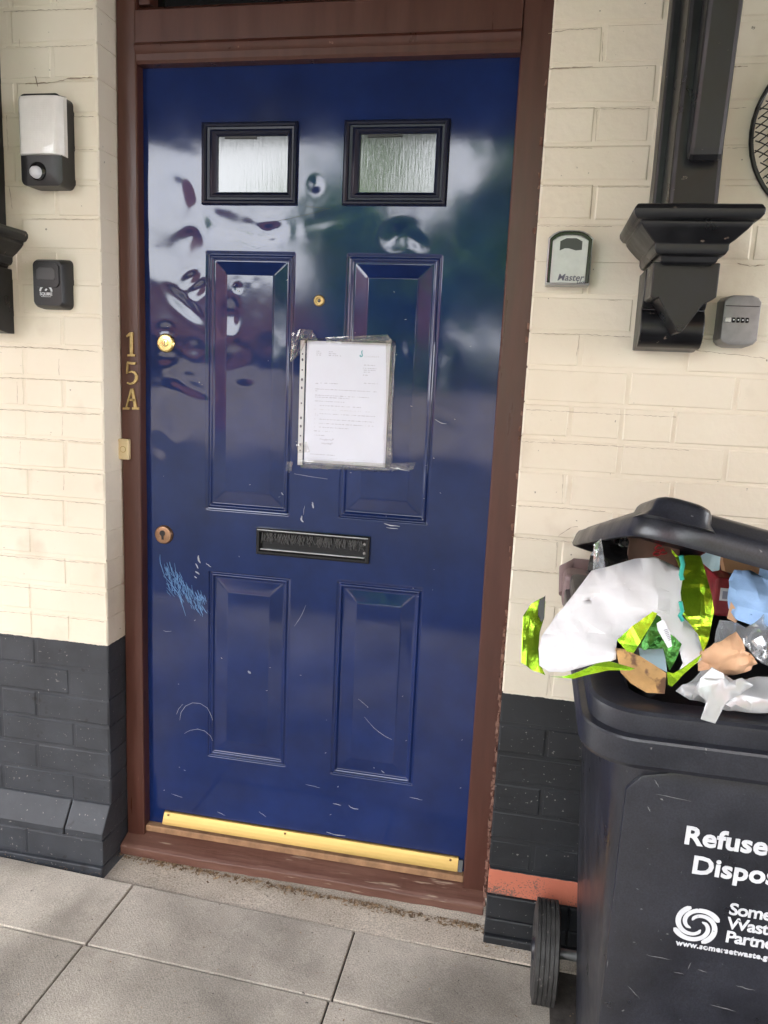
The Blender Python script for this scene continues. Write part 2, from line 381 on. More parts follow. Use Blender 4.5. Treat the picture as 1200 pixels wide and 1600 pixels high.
# ================================================================== walls
ZC = [PAINT_Z + .0752 * k for k in range(0, 30)]
ZL = [PAINT_Z - .0746 * k for k in range(1, 10)]
def brick_box(bm, x0, x1, z0, z1, yf, yb, c=.0045):
    j = lambda s: random.uniform(-s, s)
    dy = j(.0012)
    y = yf + dy
    f = [(x0 + c + j(.001), z0 + c + j(.001)), (x1 - c + j(.001), z0 + c + j(.001)), (x1 - c + j(.001), z1 - c + j(.001)), (x0 + c + j(.001), z1 - c + j(.001))]
    o = [(x0, z0), (x1, z0), (x1, z1), (x0, z1)]
    A = [bm.verts.new((p[0], y + j(.0006), p[1])) for p in f]; Bv = [bm.verts.new((p[0], y + c * .9, p[1])) for p in o]; Cv = [bm.verts.new((p[0], yb, p[1])) for p in o]
    bm.faces.new(A); bm.faces.new(Cv[::-1])
    for P0, P1 in ((A, Bv), (Bv, Cv)):
        for i in range(4): bm.faces.new((P0[i], P1[i], P1[(i + 1) % 4], P0[(i + 1) % 4]))
def brick_wall(name, label, xs, xe, firsts, m, zmin, inner, depth_y=.10):
    """bricks laid from xs towards xe; firsts = the two alternate first-brick lengths"""
    root = thing(name, label, 'wall', (xs, WALL_Y, -.1))
    bm = B(); s = 1 if xe > xs else -1
    zs = sorted([z for z in ZL if z > zmin - .01] + ZC)
    jw = .0022
    for k, (z0, z1) in enumerate(zip(zs, zs[1:])):
        if z0 > 2.72: break
        x = xs; first = True
        while (xe - x) * s > 0:
            Lb = firsts[k % 2] + random.uniform(-.006, .006) if first else (.216 if random.random() < .86 else .108)
            x2 = x + s * Lb
            a, b_ = min(x, x2), max(x, x2)
            dz = random.uniform(-.0012, .0012)
            brick_box(bm, a + (jw if not (first and s > 0) else 0), b_ - (jw if not (first and s < 0) else 0), z0 + jw + dz, z1 - jw + dz, WALL_Y, depth_y)
            x = x2; first = False
    obj('brickwork', bm, m, root)
    bm = B(); rec = .0019
    a, b_ = (xs + rec, xe) if s > 0 else (xe, xs - rec)
    box(bm, a, b_, WALL_Y + rec, depth_y - .002, zmin - .2, 2.795)
    obj('mortar', bm, m, root)
    return root
XL, XR = -.062, .946
wl = brick_wall('brick_wall', 'cream and black painted brick wall left of the door, with a projecting chamfered plinth', XL, -1.7, (.107, .212), MW, .108, 1)
# plinth: chamfered course over a plain base course
bm = B()
zt = .109; zc = .036; zb = .028; YP = -.152
x = XL - .001; first = True; k = 0
for Lp in (.112, .225, .225, .225, .225, .225, .225, .2):
    x2 = x - Lp
    prismx(bm, [(-.02, zt), (WALL_Y - .001, zt), (YP, zc + .012), (YP, zb + .002), (-.02, zb + .002)], x2 + .002, x - (.002 if k else 0)); x = x2; k += 1
x = XL - .001; k = 0
for Lp in (.225,) * 8:
    x2 = x - Lp
    box(bm, x2 + .002, x - (.002 if k else 0), YP + .002, -.02, -.044, zb - .002); x = x2; k += 1
box(bm, -1.8, XL - .0005, YP - .006, -.02, -.14, -.047)
box(bm, -1.79, XL - .004, YP + .004, -.022, -.13, zb)
obj('plinth', bm, MW, wl, bevel=.003)
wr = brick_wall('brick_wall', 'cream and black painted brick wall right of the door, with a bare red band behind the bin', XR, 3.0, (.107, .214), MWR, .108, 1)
bm = B()
x = XR
for Lp in (.32, .3, .3, .3, .3, .3, .23):
    box(bm, x + .0015, x + Lp, WALL_Y - .004, .09, .038, .106); x += Lp
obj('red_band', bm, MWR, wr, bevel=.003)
bm = B(); x = XR
for Lp in (.2, .22, .22, .22, .22, .22, .22, .22, .2):
    box(bm, x + .001, x + Lp - .002, WALL_Y - .006, .09, -.026, .035)
    box(bm, x + .001, x + Lp - .002, WALL_Y - .003, .09, -.072, -.030); x += Lp
box(bm, XR, 2.9, WALL_Y - .010, .088, -.25, -.075)
box(bm, XR + .004, 2.9, WALL_Y + .002, .087, -.2, .11)
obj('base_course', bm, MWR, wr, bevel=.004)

# ================================================================== door frame
FY = -.030
JL0, JL1 = XL, -.008
JR0, JR1 = .882, XR + .004
fr = thing('door_frame', 'brown painted timber door frame with a dark fanlight above the door', 'door frame', (.44, 0, -.05))
def subd(bm, cuts=12):
    bmesh.ops.subdivide_edges(bm, edges=[e for e in bm.edges if e.calc_length() > .4], cuts=cuts); return bm
def wobble(bm, a=.0012):
    for v in bm.verts: v.co.x += a * random.uniform(-1, 1); v.co.y += a * .6 * random.uniform(-1, 1)
    return bm
DT = 1.968
bm = B(); box(bm, JL0 + .002, JL1, FY, .07, -.035, 2.795); subd(bm); wobble(bm, .0008); obj('jamb', bm, M_frame, fr, bevel=.004)
bm = B(); box(bm, JR0, JR1, FY, .07, -.035, 2.795); subd(bm); wobble(bm, .0008); obj('jamb', bm, M_frame, fr, bevel=.004)
# transom with a moulded face
bm = B()
prismx(bm, [(.07, DT), (FY + .004, DT), (FY - .002, DT + .006), (FY - .002, DT + .020), (FY - .010, DT + .026), (FY - .014, DT + .034), (FY - .010, DT + .040),
            (FY - .004, DT + .044), (FY - .004, DT + .112), (FY + .012, DT + .124), (.07, DT + .134)], JL1 + .0005, JR0 - .0005)
obj('transom', bm, M_frame, fr, smooth=30)
bm = B(); box(bm, JL1, JR0, .02, .03, DT + .13, 2.79); obj('fanlight_pane', bm, M_darkglass, fr)
bm = B(); box(bm, JL1 + .001, JR0 - .001, FY + .006, .06, 2.75, 2.799); box(bm, JL1 + .0005, JL1 + .03, FY + .01, .05, DT + .13, 2.77); box(bm, JR0 - .03, JR0 - .0005, FY + .01, .05, DT + .13, 2.77)
obj('fanlight_bead', bm, M_frame, fr, bevel=.003)
# sill
bm = B()
prismx(bm, [(.08, .004), (.01, .004), (-.006, -.012), (-.062, -.030), (-.070, -.036), (-.070, -.060), (-.05, -.064), (.08, -.064)], XL + .002, XR - .006)
bmesh.ops.subdivide_edges(bm, edges=[e for e in bm.edges if e.calc_length() > .4], cuts=60)
for v in bm.verts:
    if v.co.y < -.05:
        v.co.y += .004 * vnoise(v.co.x, v.co.z, 18) + .003 * vnoise(v.co.x, v.co.z + 3, 60); v.co.z += .004 * vnoise(v.co.x, 5, 25)
obj('sill', bm, M_sill, fr, bevel=.002)
bm = B(); box(bm, JL1, JR0, -.022, .0, -.011, .0075); obj('threshold_strip', bm, M_wood, fr, bevel=.002)
# flaking sealant beside the right jamb
bm = B()
for i in range(150):
    z = -.03 + 1.0 * i / 150 if i < 110 else random.uniform(0, 2)
    s = random.uniform(.0015, .004); x = XR - .003 + random.uniform(-.003, .003); y = FY - .004 - random.random() * .05
    box(bm, x - s, x + s * .4, y - s, y + s, z - s * 1.5, z + s * 2.5, jit=.002)
obj('old_sealant', bm, M_caulk, fr)

# ================================================================== door
DW0, DW1 = JL1 - .002, JR0 + .002
door = thing('front_door', 'dented navy blue panelled front door with two small obscure windows', 'door', (.44, 0, 0))
panels = [(.157, .382, .915, 1.552), (.510, .734, .920, 1.552), (.166, .388, .229, .752), (.513, .733, .228, .757)]
wins = [(.146, .383, 1.6605, 1.844), (.494, .737, 1.6605, 1.844)]
glz = [(.183, .3575, 1.690, 1.8155), (.531, .706, 1.690, 1.8165)]
prof = [(0, 0), (.0035, -.0050), (.0065, -.0030), (.010, -.0006), (.0135, -.0022), (.016, -.0052), (.020, -.0056), (.050, -.0005), (.053, .0004), (.2, .0004)]
xb = set(np.round(np.arange(DW0, DW1, .0034), 5)); zb_ = set(np.round(np.arange(.004, DT + .004, .0036), 5))
for x0, x1, z0, z1 in panels:
    for d, _ in prof[:-1]:
        xb |= {round(x0 + d, 5), round(x1 - d, 5)}; zb_ |= {round(z0 + d, 5), round(z1 - d, 5)}
for x0, x1, z0, z1 in glz: xb |= {x0, x1}; zb_ |= {z0, z1}
xb |= {DW1}; zb_ |= {DT + .004}
def clean(s, keep):
    s = sorted(s); o = [s[0]]
    for v in s[1:]:
        if v - o[-1] > .0007 or v in keep: o.append(v)
    return np.array(o)
X = clean(xb, set(v for g_ in glz for v in g_[:2])); Z = clean(zb_, set(v for g_ in glz for v in g_[2:]))
XX, ZZ = np.meshgrid(X, Z, indexing='ij')
H = np.zeros_like(XX)
for x0, x1, z0, z1 in panels:
    d = np.minimum(np.minimum(XX - x0, x1 - XX), np.minimum(ZZ - z0, z1 - ZZ))
    H += np.where(d > 0, np.interp(d, [p[0] for p in prof], [p[1] for p in prof]), 0)
def dent(u, v, ru, rv, depth, rot=0, p=2.0, rim=.10):
    """blow in the steel skin: centre and radii as surveyed (px on the door plane, 1 px = 1.6 mm)"""
    global H
    c = P(u, v, y=0); k = .00158
    a = R(rot); dx = XX - c[0]; dz = ZZ - c[2]
    e = ((dx * math.cos(a) + dz * math.sin(a)) / (ru * k)) ** 2 + ((-dx * math.sin(a) + dz * math.cos(a)) / (rv * k)) ** 2
    e = e * (1 + .4 * vnoise(XX + u, ZZ + v, 16)); depth *= .42; p = min(p, 2.4)
    H -= depth * (np.exp(-e ** (p / 2)) - rim * np.exp(-((np.sqrt(np.maximum(e, 0)) - 1.7) / .6) ** 2))
for a in [(262, 312, 34, 40, .0055, 20, 3), (285, 300, 14, 22, .0035, 30, 3), (268, 392, 40, 26, .006, -15, 3), (296, 372, 18, 14, .0035, 0, 3), (345, 352, 22, 15, .004, -10, 3),
          (392, 360, 30, 17, .0045, -15, 3), (428, 362, 15, 12, .003, 10, 3), (289, 476, 28, 9, .0055, -40, 3), (297, 436, 14, 8, .004, 35, 3), (307, 452, 16, 9, .004, 30, 3),
          (360, 492, 12, 19, .005, 0, 3), (493, 288, 8, 9, .003, 0, 2, .08), (622, 368, 18, 14, .0046, 25, 2), (652, 378, 13, 8, .003, -30, 2), (371, 450, 5, 5, .0015, 0, 2), (303, 545, 12, 12, .0018, 0, 2),
          (278, 585, 22, 14, .0018, 30, 2), (365, 555, 18, 14, .0015, 0, 2), (420, 540, 16, 20, .0012, 0, 2), (270, 650, 18, 26, .0016, 20, 2), (300, 606, 30, 9, .002, -20, 2.5), (252, 700, 14, 20, .0018, 20, 2),
          (380, 640, 26, 18, .0012, 30, 2), (260, 515, 12, 9, .0022, 0, 2.5), (384, 590, 14, 10, .0012, 0, 2), (262, 560, 16, 8, .0012, 0, 2), (640, 545, 8, 14, .0012, 20, 2),
          (700, 655, 30, 8, .0008, -25, 2), (690, 400, 16, 30, .0010, 0, 2), (400, 330, 30, 10, .0016, 10, 2), (330, 330, 26, 12, .0020, -10, 2), (500, 345, 50, 10, .0012, 12, 2)]:
    dent(*a)
ul = np.exp(-((XX - .12) / .26) ** 2 - ((ZZ - 1.45) / .34) ** 2)
und = vnoise(XX, ZZ, 10) * .0012 + vnoise(XX + 9, ZZ + 2, 21) * .00035 + vnoise(XX + 4, ZZ + 5, 60) * .00008
H += und * ul + vnoise(XX, ZZ, 4.5) * .0011 + vnoise(XX + 3, ZZ + 7, 9) * .0003
band = np.exp(-((ZZ - 1.62) / .09) ** 2) * np.exp(-((XX - .2) / .28) ** 2)
H += band * (vnoise(XX + 6, ZZ + 1, 42) * .0004)
me = bpy.data.meshes.new('door_leaf')
nx, nz_ = len(X), len(Z)
idx = np.arange(nx * nz_).reshape(nx, nz_)
co = np.stack([XX, -H, ZZ], -1).reshape(-1, 3)
quads = np.stack([idx[:-1, :-1], idx[1:, :-1], idx[1:, 1:], idx[:-1, 1:]], -1).reshape(-1, 4)
cx = (XX[:-1, :-1] + XX[1:, 1:]).ravel() / 2; cz = (ZZ[:-1, :-1] + ZZ[1:, 1:]).ravel() / 2
keep = np.ones(len(quads), bool)
for x0, x1, z0, z1 in glz: keep &= ~((cx > x0) & (cx < x1) & (cz > z0) & (cz < z1))
quads = quads[keep]
nb = len(co)
back = [(DW0, .042, .004), (DW1, .042, .004), (DW1, .042, DT + .004), (DW0, .042, DT + .004)]
me.from_pydata(co.tolist() + back, [], quads.tolist() + [(nb + 3, nb + 2, nb + 1, nb), (idx[0, 0], idx[-1, 0], nb + 1, nb), (idx[0, -1], nb + 3, nb + 2, idx[-1, -1])])
for i, p in enumerate(me.polygons): p.use_smooth = i < len(quads)
obj('door_leaf', me, M_door, door)
for (x0, x1, z0, z1), (g0, g1, h0, h1) in zip(wins, glz):
    bm = B()
    pr = [(0, .0), (0, .008), (.003, .0115), (.007, .0125), (.011, .0105), (.0125, .0065), (.018, .0060), (.020, .0075), (.024, .0085), (.028, .006), (1, -.0005), (1, -.008)]
    rings = []
    tx0, tx1, tz0, tz1 = g0 - x0, x1 - g1, h0 - z0, z1 - h1
    for d, h in pr:
        k = 1 if d == 1 else d / .0335
        rings.append([(x0 + tx0 * k, -h, z0 + tz0 * k), (x1 - tx1 * k, -h, z0 + tz0 * k), (x1 - tx1 * k, -h, z1 - tz1 * k), (x0 + tx0 * k, -h, z1 - tz1 * k)])
    loft(bm, rings, False, False)
    wf = obj('window_frame', bm, M_bead, door, smooth=28)
    bm = B(); box(bm, g0 - .002, g1 + .002, .004, .012, h0 - .002, h1 + .002)
    pane = obj('window_pane', bm, M_glass, wf); 
    bm = B(); box(bm, g0 + .1 * (g1 - g0), g0 + .55 * (g1 - g0), .001, .0035, h1 - .006, h1 + .001, jit=.0015); obj('loose_gasket', bm, M_black, wf)
# letter plate
lc = (.299, .594, .811, .879)
bm = B(); x0, x1, z0, z1 = lc
rings = [[(x0 + o, -h, z0 + o), (x1 - o, -h, z0 + o), (x1 - o, -h, z1 - o), (x0 + o, -h, z1 - o)] for o, h in ((0, -.002), (0, .010), (.0025, .0125), (.008, .0125), (.0105, .010), (.0105, .001))]
loft(bm, rings, False, True)
lp = obj('letter_plate', bm, M_blackgloss, door)
bm = B()
for i in range(150):
    x = x0 + .014 + (x1 - x0 - .032) * random.random(); l = random.uniform(.014, .027); dx = random.gauss(0, .006); s = .0006
    zt_ = z1 - .012; y0 = -.003 - random.random() * .004
    vs = [bm.verts.new(p) for p in ((x - s, y0, zt_), (x + s, y0, zt_), (x + dx + s, y0 - .002, zt_ - l), (x + dx - s, y0 - .002, zt_ - l))]; bm.faces.new(vs)
obj('draught_brush', bm, mat('grey_bristles', (.04, .04, .043), .4, vary=.5, vscale=300), lp, recalc=False)
bm = B(); box(bm, x0 + .010, x1 - .012, -.0085, -.0025, z0 + .0115, z0 + .0145)
box(bm, x0 + .003, x1 - .003, -.0145, -.0122, z1 - .0050, z1 - .0022); obj('worn_edge', bm, M_chrome, lp, bevel=.0006)
bm = B()
for zz in (z1 - .019, z1 - .042): lathe(bm, [(.0035, 0), (.0035, .006), (.002, .007)], (x1 - .0115, -.006, zz), 'y', 12, -1)
obj('screw', bm, M_greymetal, lp, smooth=40)
# night latch
def disc(name, c, prof, m, parent, n=40): 
    bm = B(); lathe(bm, prof, c, 'y', n, -1); return obj(name, bm, m, parent, smooth=35)
c = P(260, 536, y=0)
nl = disc('night_latch', c, [(.0235, -.003), (.0235, .004), (.021, .0075), (.0195, .008), (.0185, .0072), (.0095, .0078), (.009, .0095), (.0075, .0100)], M_brassyel, door)
bm = B(); box(bm, c[0] - .0008, c[0] + .0008, -.0104, -.009, c[2] - .006, c[2] + .003); lathe(bm, [(.0018, 0), (.0018, .0006)], (c[0], -.0099, c[2] + .003), 'y', 12, -1); obj('key_slot', bm, M_black, nl)
c = P(257, 835, y=0)
es = disc('keyhole_escutcheon', c, [(.025, -.003), (.0245, .005), (.022, .009), (.0185, .0098)], M_copper, door)
bm = B(); lathe(bm, [(.0078, 0), (.0078, .0010)], (c[0] - .001, -.0098, c[2] + .005), 'y', 24, -1)
prism(bm, [(c[0] - .004, c[2] + .003), (c[0] + .002, c[2] + .003), (c[0] + .0025, c[2] - .012), (c[0] - .003, c[2] - .012)], -.0109, -.0098); obj('keyhole', bm, M_black, es)
c = P(499, 470, y=0)
pv = disc('door_viewer', c, [(.0135, -.002), (.0135, .003), (.011, .0055), (.008, .0055), (.0075, .003), (.004, .0025)], M_brassdull, door)
disc('viewer_lens', (c[0], -.0026, c[2]), [(.0042, 0), (.003, .0012), (.001, .0016)], M_glass, pv, 16)
# brass weather bar
bm = B(); prismx(bm, [(-.001, .049), (-.006, .049), (-.0085, .0465), (-.0125, .040), (-.0165, .032), (-.0200, .024), (-.0225, .017), (-.0205, .017), (-.007, .041), (-.001, .043)], .041, .866)
wb = obj('weather_bar', bm, M_brass, door, bevel=.0008)
bm = B()
for u, dx in ((.055, 0), (.395, 0), (.845, 0)): lathe(bm, [(.0035, 0), (.003, .0015)], (u, -.0115, .041), 'y', 12, -1)
obj('screw', bm, M_copper, wb)
bm = B(); prismx(bm, [(-.002, .042), (-.007, .042), (-.022, .018), (-.002, .016)], .8665, .8775); obj('end_block', bm, M_black, wb)
# scuffs and scratches in the paint
def strip(bm, pts, w0, y=-.0009):
    pts = [P(u, v, y=0) for u, v in pts]
    prev = None; n_ = len(pts)
    for i, p in enumerate(pts):
        a = pts[max(0, i - 1)]; b_ = pts[min(n_ - 1, i + 1)]; d = np.array([b_[0] - a[0], b_[2] - a[2]]); d /= np.linalg.norm(d) + 1e-9
        ww = w0 * (.25 + .75 * math.sin(math.pi * (i + .5) / n_)); nx_, nz2 = -d[1] * ww, d[0] * ww
        yy = y - np.interp(0, [0], [0]) - hq(p[0], p[2])
        cur = (bm.verts.new((p[0] + nx_, yy, p[2] + nz2)), bm.verts.new((p[0] - nx_, yy, p[2] - nz2)))
        if prev: bm.faces.new((prev[0], prev[1], cur[1], cur[0]))
        prev = cur
def hq(x, z):
    i = min(len(X) - 1, max(0, np.searchsorted(X, x))); j = min(len(Z) - 1, max(0, np.searchsorted(Z, z))); return H[i, j]
def curve(u0, v0, u1, v1, bow=0, n=7, wob=1):
    o = []
    for i in range(n):
        t_ = i / (n - 1); du, dv = u1 - u0, v1 - v0; l = math.hypot(du, dv) + 1e-6; k = bow * math.sin(math.pi * t_)
        o.append((u0 + du * t_ - dv / l * k + random.uniform(-wob, wob), v0 + dv * t_ + du / l * k + random.uniform(-wob, wob)))
    return o
bm = B()
strip(bm, curve(250, 866, 262, 905, 4), .0010); strip(bm, curve(256, 900, 290, 962, -6), .0011); strip(bm, curve(272, 880, 282, 930, 0), .0008)
for i in range(150):
    t_ = random.random(); u = 262 + 60 * t_ + random.uniform(-6, 6); v = 905 + 55 * math.sin(t_ * 1.4) - random.random() * 30 + 6
    l = random.uniform(5, 17); a = random.uniform(40, 75); strip(bm, curve(u, v, u - l * math.cos(R(a)) * .6, v - l * math.sin(R(a)), 0, 4, .6), random.uniform(.0003, .0012))
for i in range(10): strip(bm, curve(255 + random.random() * 14, 905 + random.random() * 20, 262 + random.random() * 16, 915 + random.random() * 20, 0, 4), .0006)
obj('blue_scuff', bm, M_scuff, door, recalc=False)
bm = B()
for (u, v, u2, v2, bo, ww) in [(488, 784, 490, 794, 0, .002), (472, 806, 474, 816, 2, .0022), (476, 790, 474, 804, 0, .0007), (310, 868, 313, 880, 1, .0025), (306, 880, 310, 888, 0, .0016), (305, 893, 312, 897, 0, .002),
                         (304, 900, 308, 903, 0, .0015), (322, 880, 330, 886, 0, .001), (600, 818, 625, 822, 1, .0012), (603, 824, 622, 826, 0, .0007), (388, 1048, 392, 1052, 0, .003), (345, 1028, 347, 1030, 0, .001),
                         (570, 1120, 612, 1155, 4, .0005), (560, 1092, 575, 1104, 0, .0004), (460, 978, 478, 945, 2, .0004), (520, 1255, 533, 1258, 0, .0008), (545, 1258, 560, 1264, 2, .001), (340, 1268, 352, 1274, 0, .0006),
                         (405, 1268, 416, 1276, 0, .0006), (510, 1300, 540, 1306, 1, .0009), (478, 1225, 500, 1231, 0, .0005), (610, 730, 640, 736, 0, .0012), (450, 738, 512, 748, 1, .0005), (268, 1240, 285, 1246, 0, .0005),
                         (371, 453, 374, 456, 0, .002), (238, 100 + 4, 241, 107, 0, .0018), (596, 1205, 600, 1209, 0, .001), (640, 1245, 660, 1250, 0, .0005), (438, 770, 442, 774, 0, .0012), (680, 655, 698, 662, 2, .0006), (255, 985, 268, 986, 1, .0006)]:
    strip(bm, curve(u, v, u2, v2, bo, 6, .4), ww)
strip(bm, [(281, 1125), (283, 1113), (290, 1103), (301, 1098), (313, 1099), (324, 1106), (330, 1118), (332, 1126)], .0006)
strip(bm, [(288, 1146), (297, 1141), (309, 1139), (320, 1142), (329, 1150), (332, 1158)], .0005); strip(bm, [(276, 1116), (279, 1108), (286, 1100)], .0004)
for i in range(60):
    u, v = random.uniform(245, 740), random.uniform(430, 1280)
    if 320 < u < 460 and random.random() < .5: continue
    strip(bm, curve(u, v, u + random.uniform(-3, 3), v + random.uniform(-2, 2), 0, 3, .2), random.uniform(.0003, .0008))
obj('white_scuff', bm, M_scuffw, door, recalc=False)
# black hair-line scratch
bm = B(); strip(bm, curve(425, 347, 517, 326, 1, 8, .5), .0004); strip(bm, curve(477, 322, 517, 327, 0, 6, .5), .0006); obj('dark_scratch', bm, M_black, door, recalc=False)

# ================================================================== notice
bm = B()
pa = thing('notice', 'white typed letter in a clear plastic pocket taped to the blue door', 'notice', (.52, -.004, 1.05))
q4 = [P(u, v, y=-.006) for u, v in ((477, 532), (608, 533), (605, 724), (478, 722))]
bx0, bx1, bz0, bz1 = q4[0][0], q4[1][0], q4[3][2], q4[0][2]
bx1 = (q4[1][0] + q4[2][0]) / 2; bx0 = (q4[0][0] + q4[3][0]) / 2
tiltp = -.4
def sheet(bm, x0, x1, z0, z1, y, amp, n_=24, th=0):
    vs = [[bm.verts.new((x0 + (x1 - x0) * i / n_, y - amp * (vnoise(i / n_ + 3.3 * y, k / n_, 3.1) + .5), z0 + (z1 - z0) * k / n_)) for k in range(n_ + 1)] for i in range(n_ + 1)]
    for i in range(n_):
        for k in range(n_): bm.faces.new((vs[i][k], vs[i + 1][k], vs[i + 1][k + 1], vs[i][k + 1]))
def solid(o, th): md = o.modifiers.new('solid', 'SOLIDIFY'); md.thickness = th; md.offset = 0; return o
bm = B(); sheet(bm, bx0 - .017, bx1 + .012, bz0 - .013, bz1 + .007, -.0040, .0015); solid(obj('pocket', bm, M_sleeve, pa, smooth=40), .0003)
bm = B(); sheet(bm, bx0, bx1, bz0, bz1, -.0068, .0012); solid(obj('letter_sheet', bm, M_paper, pa, smooth=40), .0003)
bm = B(); sheet(bm, bx0 - .0165, bx0 - .004, bz0 - .008, bz1, -.0062, .0010); ps = solid(obj('punched_strip', bm, M_white, pa, smooth=40), .0003)
for v_, big in ((553, 0), (562, 1), (578, 0), (593, 1), (606, 1), (630, 0), (653, 1), (666, 1), (681, 0), (695, 1), (704, 0)):
    zc_ = P(472, v_, y=-.007)[2]; a, b_ = (.0024, .0036) if big else (.0020, .0020)
    bm = B(); bm.faces.new([bm.verts.new((bx0 - .0102 + a * math.cos(2 * math.pi * i / 16), -.0078, zc_ + b_ * math.sin(2 * math.pi * i / 16))) for i in range(16)])
    obj('punch_hole', bm, M_inkdark, ps)
# typed lines
PW, PH = bx1 - bx0, bz1 - bz0
def typed(bm, fx, fy, fw, h=.0016, dens=.8, y=-.0084):
    x = bx0 + fx * PW; xe = x + fw * PW; z = bz1 - fy * PH
    while x < xe:
        wl_ = random.uniform(.003, .011); wl_ = min(wl_, xe - x)
        n_ = max(1, int(wl_ / .0015))
        for k in range(n_):
            hh = h * random.uniform(.65, 1.15); xx = x + k * .0015
            if random.random() < dens:
                bm.faces.new([bm.verts.new(p) for p in ((xx, y, z), (xx + .0009, y, z), (xx + .0009, y, z + hh), (xx, y, z + hh))])
        x += wl_ + .0016
ls = [o for o in pa.children if o.name.startswith('letter_sheet')][0]
M_pale = mat('pale_ink', (.48, .50, .56), .6, vary=.1)
for fx, fy, fw in [(.12, .085, .05), (.12, .1, .06), (.12, .115, .07), (.27, .085, .05), (.27, .1, .13), (.27, .115, .15), (.12, .345, .04), (.18, .34, .22), (.12, .39, .74), (.12, .405, .03), (.12, .44, .65), (.12, .456, .41),
                   (.12, .488, .36), (.12, .523, .01), (.18, .523, .5), (.12, .556, .01), (.12, .59, .02), (.18, .59, .68), (.12, .603, .06), (.12, .636, .01), (.18, .636, .66), (.12, .67, .01), (.18, .67, .5), (.12, .702, .01),
                   (.18, .702, .36), (.12, .735, .08), (.12, .77, .13), (.08, .93, .3), (.69, .18, .14), (.69, .205, .16), (.69, .22, .15), (.69, .236, .08), (.69, .26, .06), (.7, .325, .17)]:
    bm = B(); typed(bm, fx, fy, fw); obj('typed_line', bm, M_ink, ls, recalc=False)
for fx, fy, fw in [(.18, .556, .63), (.68, .67, .18), (.22, .735, .13)]: bm = B(); typed(bm, fx, fy, fw, .0019, .55); obj('handwritten_line', bm, M_pale, ls, recalc=False)
for fx, fy, fw in [(.08, .955, .34), (.08, .97, .30), (.5, .955, .38), (.58, .975, .28)]: bm = B(); typed(bm, fx, fy, fw, .0008, .7); obj('small_print', bm, M_pale, ls, recalc=False)
bm = B()
add_text(bm, 'LIVEWEST', .0055, bx0 + .70 * PW, -.0084, bz1 - .115 * PH, depth=.00002, spacing=1.55)
obj('letterhead_name', bm, M_pale, ls, recalc=False)
bm = B()
def pen(bm, pts, w_, y=-.0085):
    for (a, b_) in zip(pts, pts[1:]):
        d = np.array([b_[0] - a[0], b_[1] - a[1]]); d = d / (np.linalg.norm(d) + 1e-9) * w_; nx_, nz2 = -d[1], d[0]
        bm.faces.new([bm.verts.new((p[0], y, p[1])) for p in ((a[0] + nx_, a[1] + nz2), (a[0] - nx_, a[1] - nz2), (b_[0] - nx_, b_[1] - nz2), (b_[0] + nx_, b_[1] + nz2))])
for fy, x_, n_ in ((.80, .19, 26), (.832, .21, 22)):
    pts = [(bx0 + (x_ + .007 * i) * PW, bz1 - fy * PH + random.uniform(-.003, .0035) * (1 if i % 2 else -.6)) for i in range(n_)]; pen(bm, pts, .0003)
obj('signature', bm, M_ink, ls, recalc=False)
bm = B(); lx, lz = bx0 + .655 * PW, bz1 - .10 * PH
pen(bm, [(lx + .004, lz + .011), (lx + .0015, lz + .009), (lx + .002, lz + .004), (lx + .004, lz + .001), (lx + .003, lz - .003), (lx - .001, lz - .0035), (lx - .003, lz - .001), (lx, lz)], .0011)
obj('letterhead_mark', bm, M_teal, ls, recalc=False)
def tape(pts, amp, y=-.0095):
    bm = B(); f = bm.faces.new([bm.verts.new(tuple(P(u, v, y=y))) for u, v in pts])
    bmesh.ops.triangulate(bm, faces=[f]); bmesh.ops.subdivide_edges(bm, edges=bm.edges[:], cuts=4, use_grid_fill=True)
    for v in bm.verts: v.co.y -= amp * (vnoise(v.co.x, v.co.z, 60) + vnoise(v.co.x, v.co.z, 140) * .6 + .5)
    solid(obj('tape', bm, M_tape, pa, recalc=True), .0002)
tape([(456, 520), (470, 514), (489, 516), (497, 532), (474, 537), (470, 552), (455, 566), (453, 548), (460, 538)], .007)
tape([(508, 527), (606, 523), (612, 531), (606, 540), (540, 537), (510, 536)], .002)
tape([(603, 532), (612, 530), (613, 724), (604, 726)], .0025)
tape([(468, 718), (606, 724), (650, 722), (645, 734), (604, 735), (470, 732)], .0022)
tape([(463, 694), (480, 690), (484, 706), (466, 708)], .002)
tape([(448, 722), (458, 720), (456, 736), (446, 736)], .002)

# ================================================================== house number, bell
FYF = FY - .0005
def digit(name, label, strokes, group='brass house numbers on the left jamb'):
    bm = B()
    for s in strokes: prism(bm, s, FYF - .004, FYF + .001)
    return tag(obj(name, bm, M_brassdull, bevel=.0006), label, 'house number', group)
def px(pts): return [(lambda p: (p[0], p[2]))(P(u, v, y=FYF - .004)) for u, v in pts]
def ribbon(c, ws):
    a, b_ = [], []
    for i, (x, z) in enumerate(c):
        p, q_ = c[max(0, i - 1)], c[min(len(c) - 1, i + 1)]; dx, dz = q_[0] - p[0], q_[1] - p[1]; l = math.hypot(dx, dz); w_ = ws[i]
        a.append((x - dz / l * w_, z + dx / l * w_)); b_.append((x + dz / l * w_, z - dx / l * w_))
    return [[a[i], a[i + 1], b_[i + 1], b_[i]] for i in range(len(c) - 1)]
digit('house_number', 'brass figure 1 at the top of the house number', [px([(202.5, 519), (207.5, 519), (207.5, 554), (202.5, 554)]), px([(197, 524), (202.4, 519), (202.4, 524.5), (197, 527)]), px([(198.5, 553.5), (210.5, 553.5), (210.5, 557), (198.5, 557)])])
c5 = [px([p])[0] for p in [(200.5, 582), (205, 580.5), (210, 582), (213, 587), (212.5, 593), (209, 598), (203, 600), (198, 598)]]
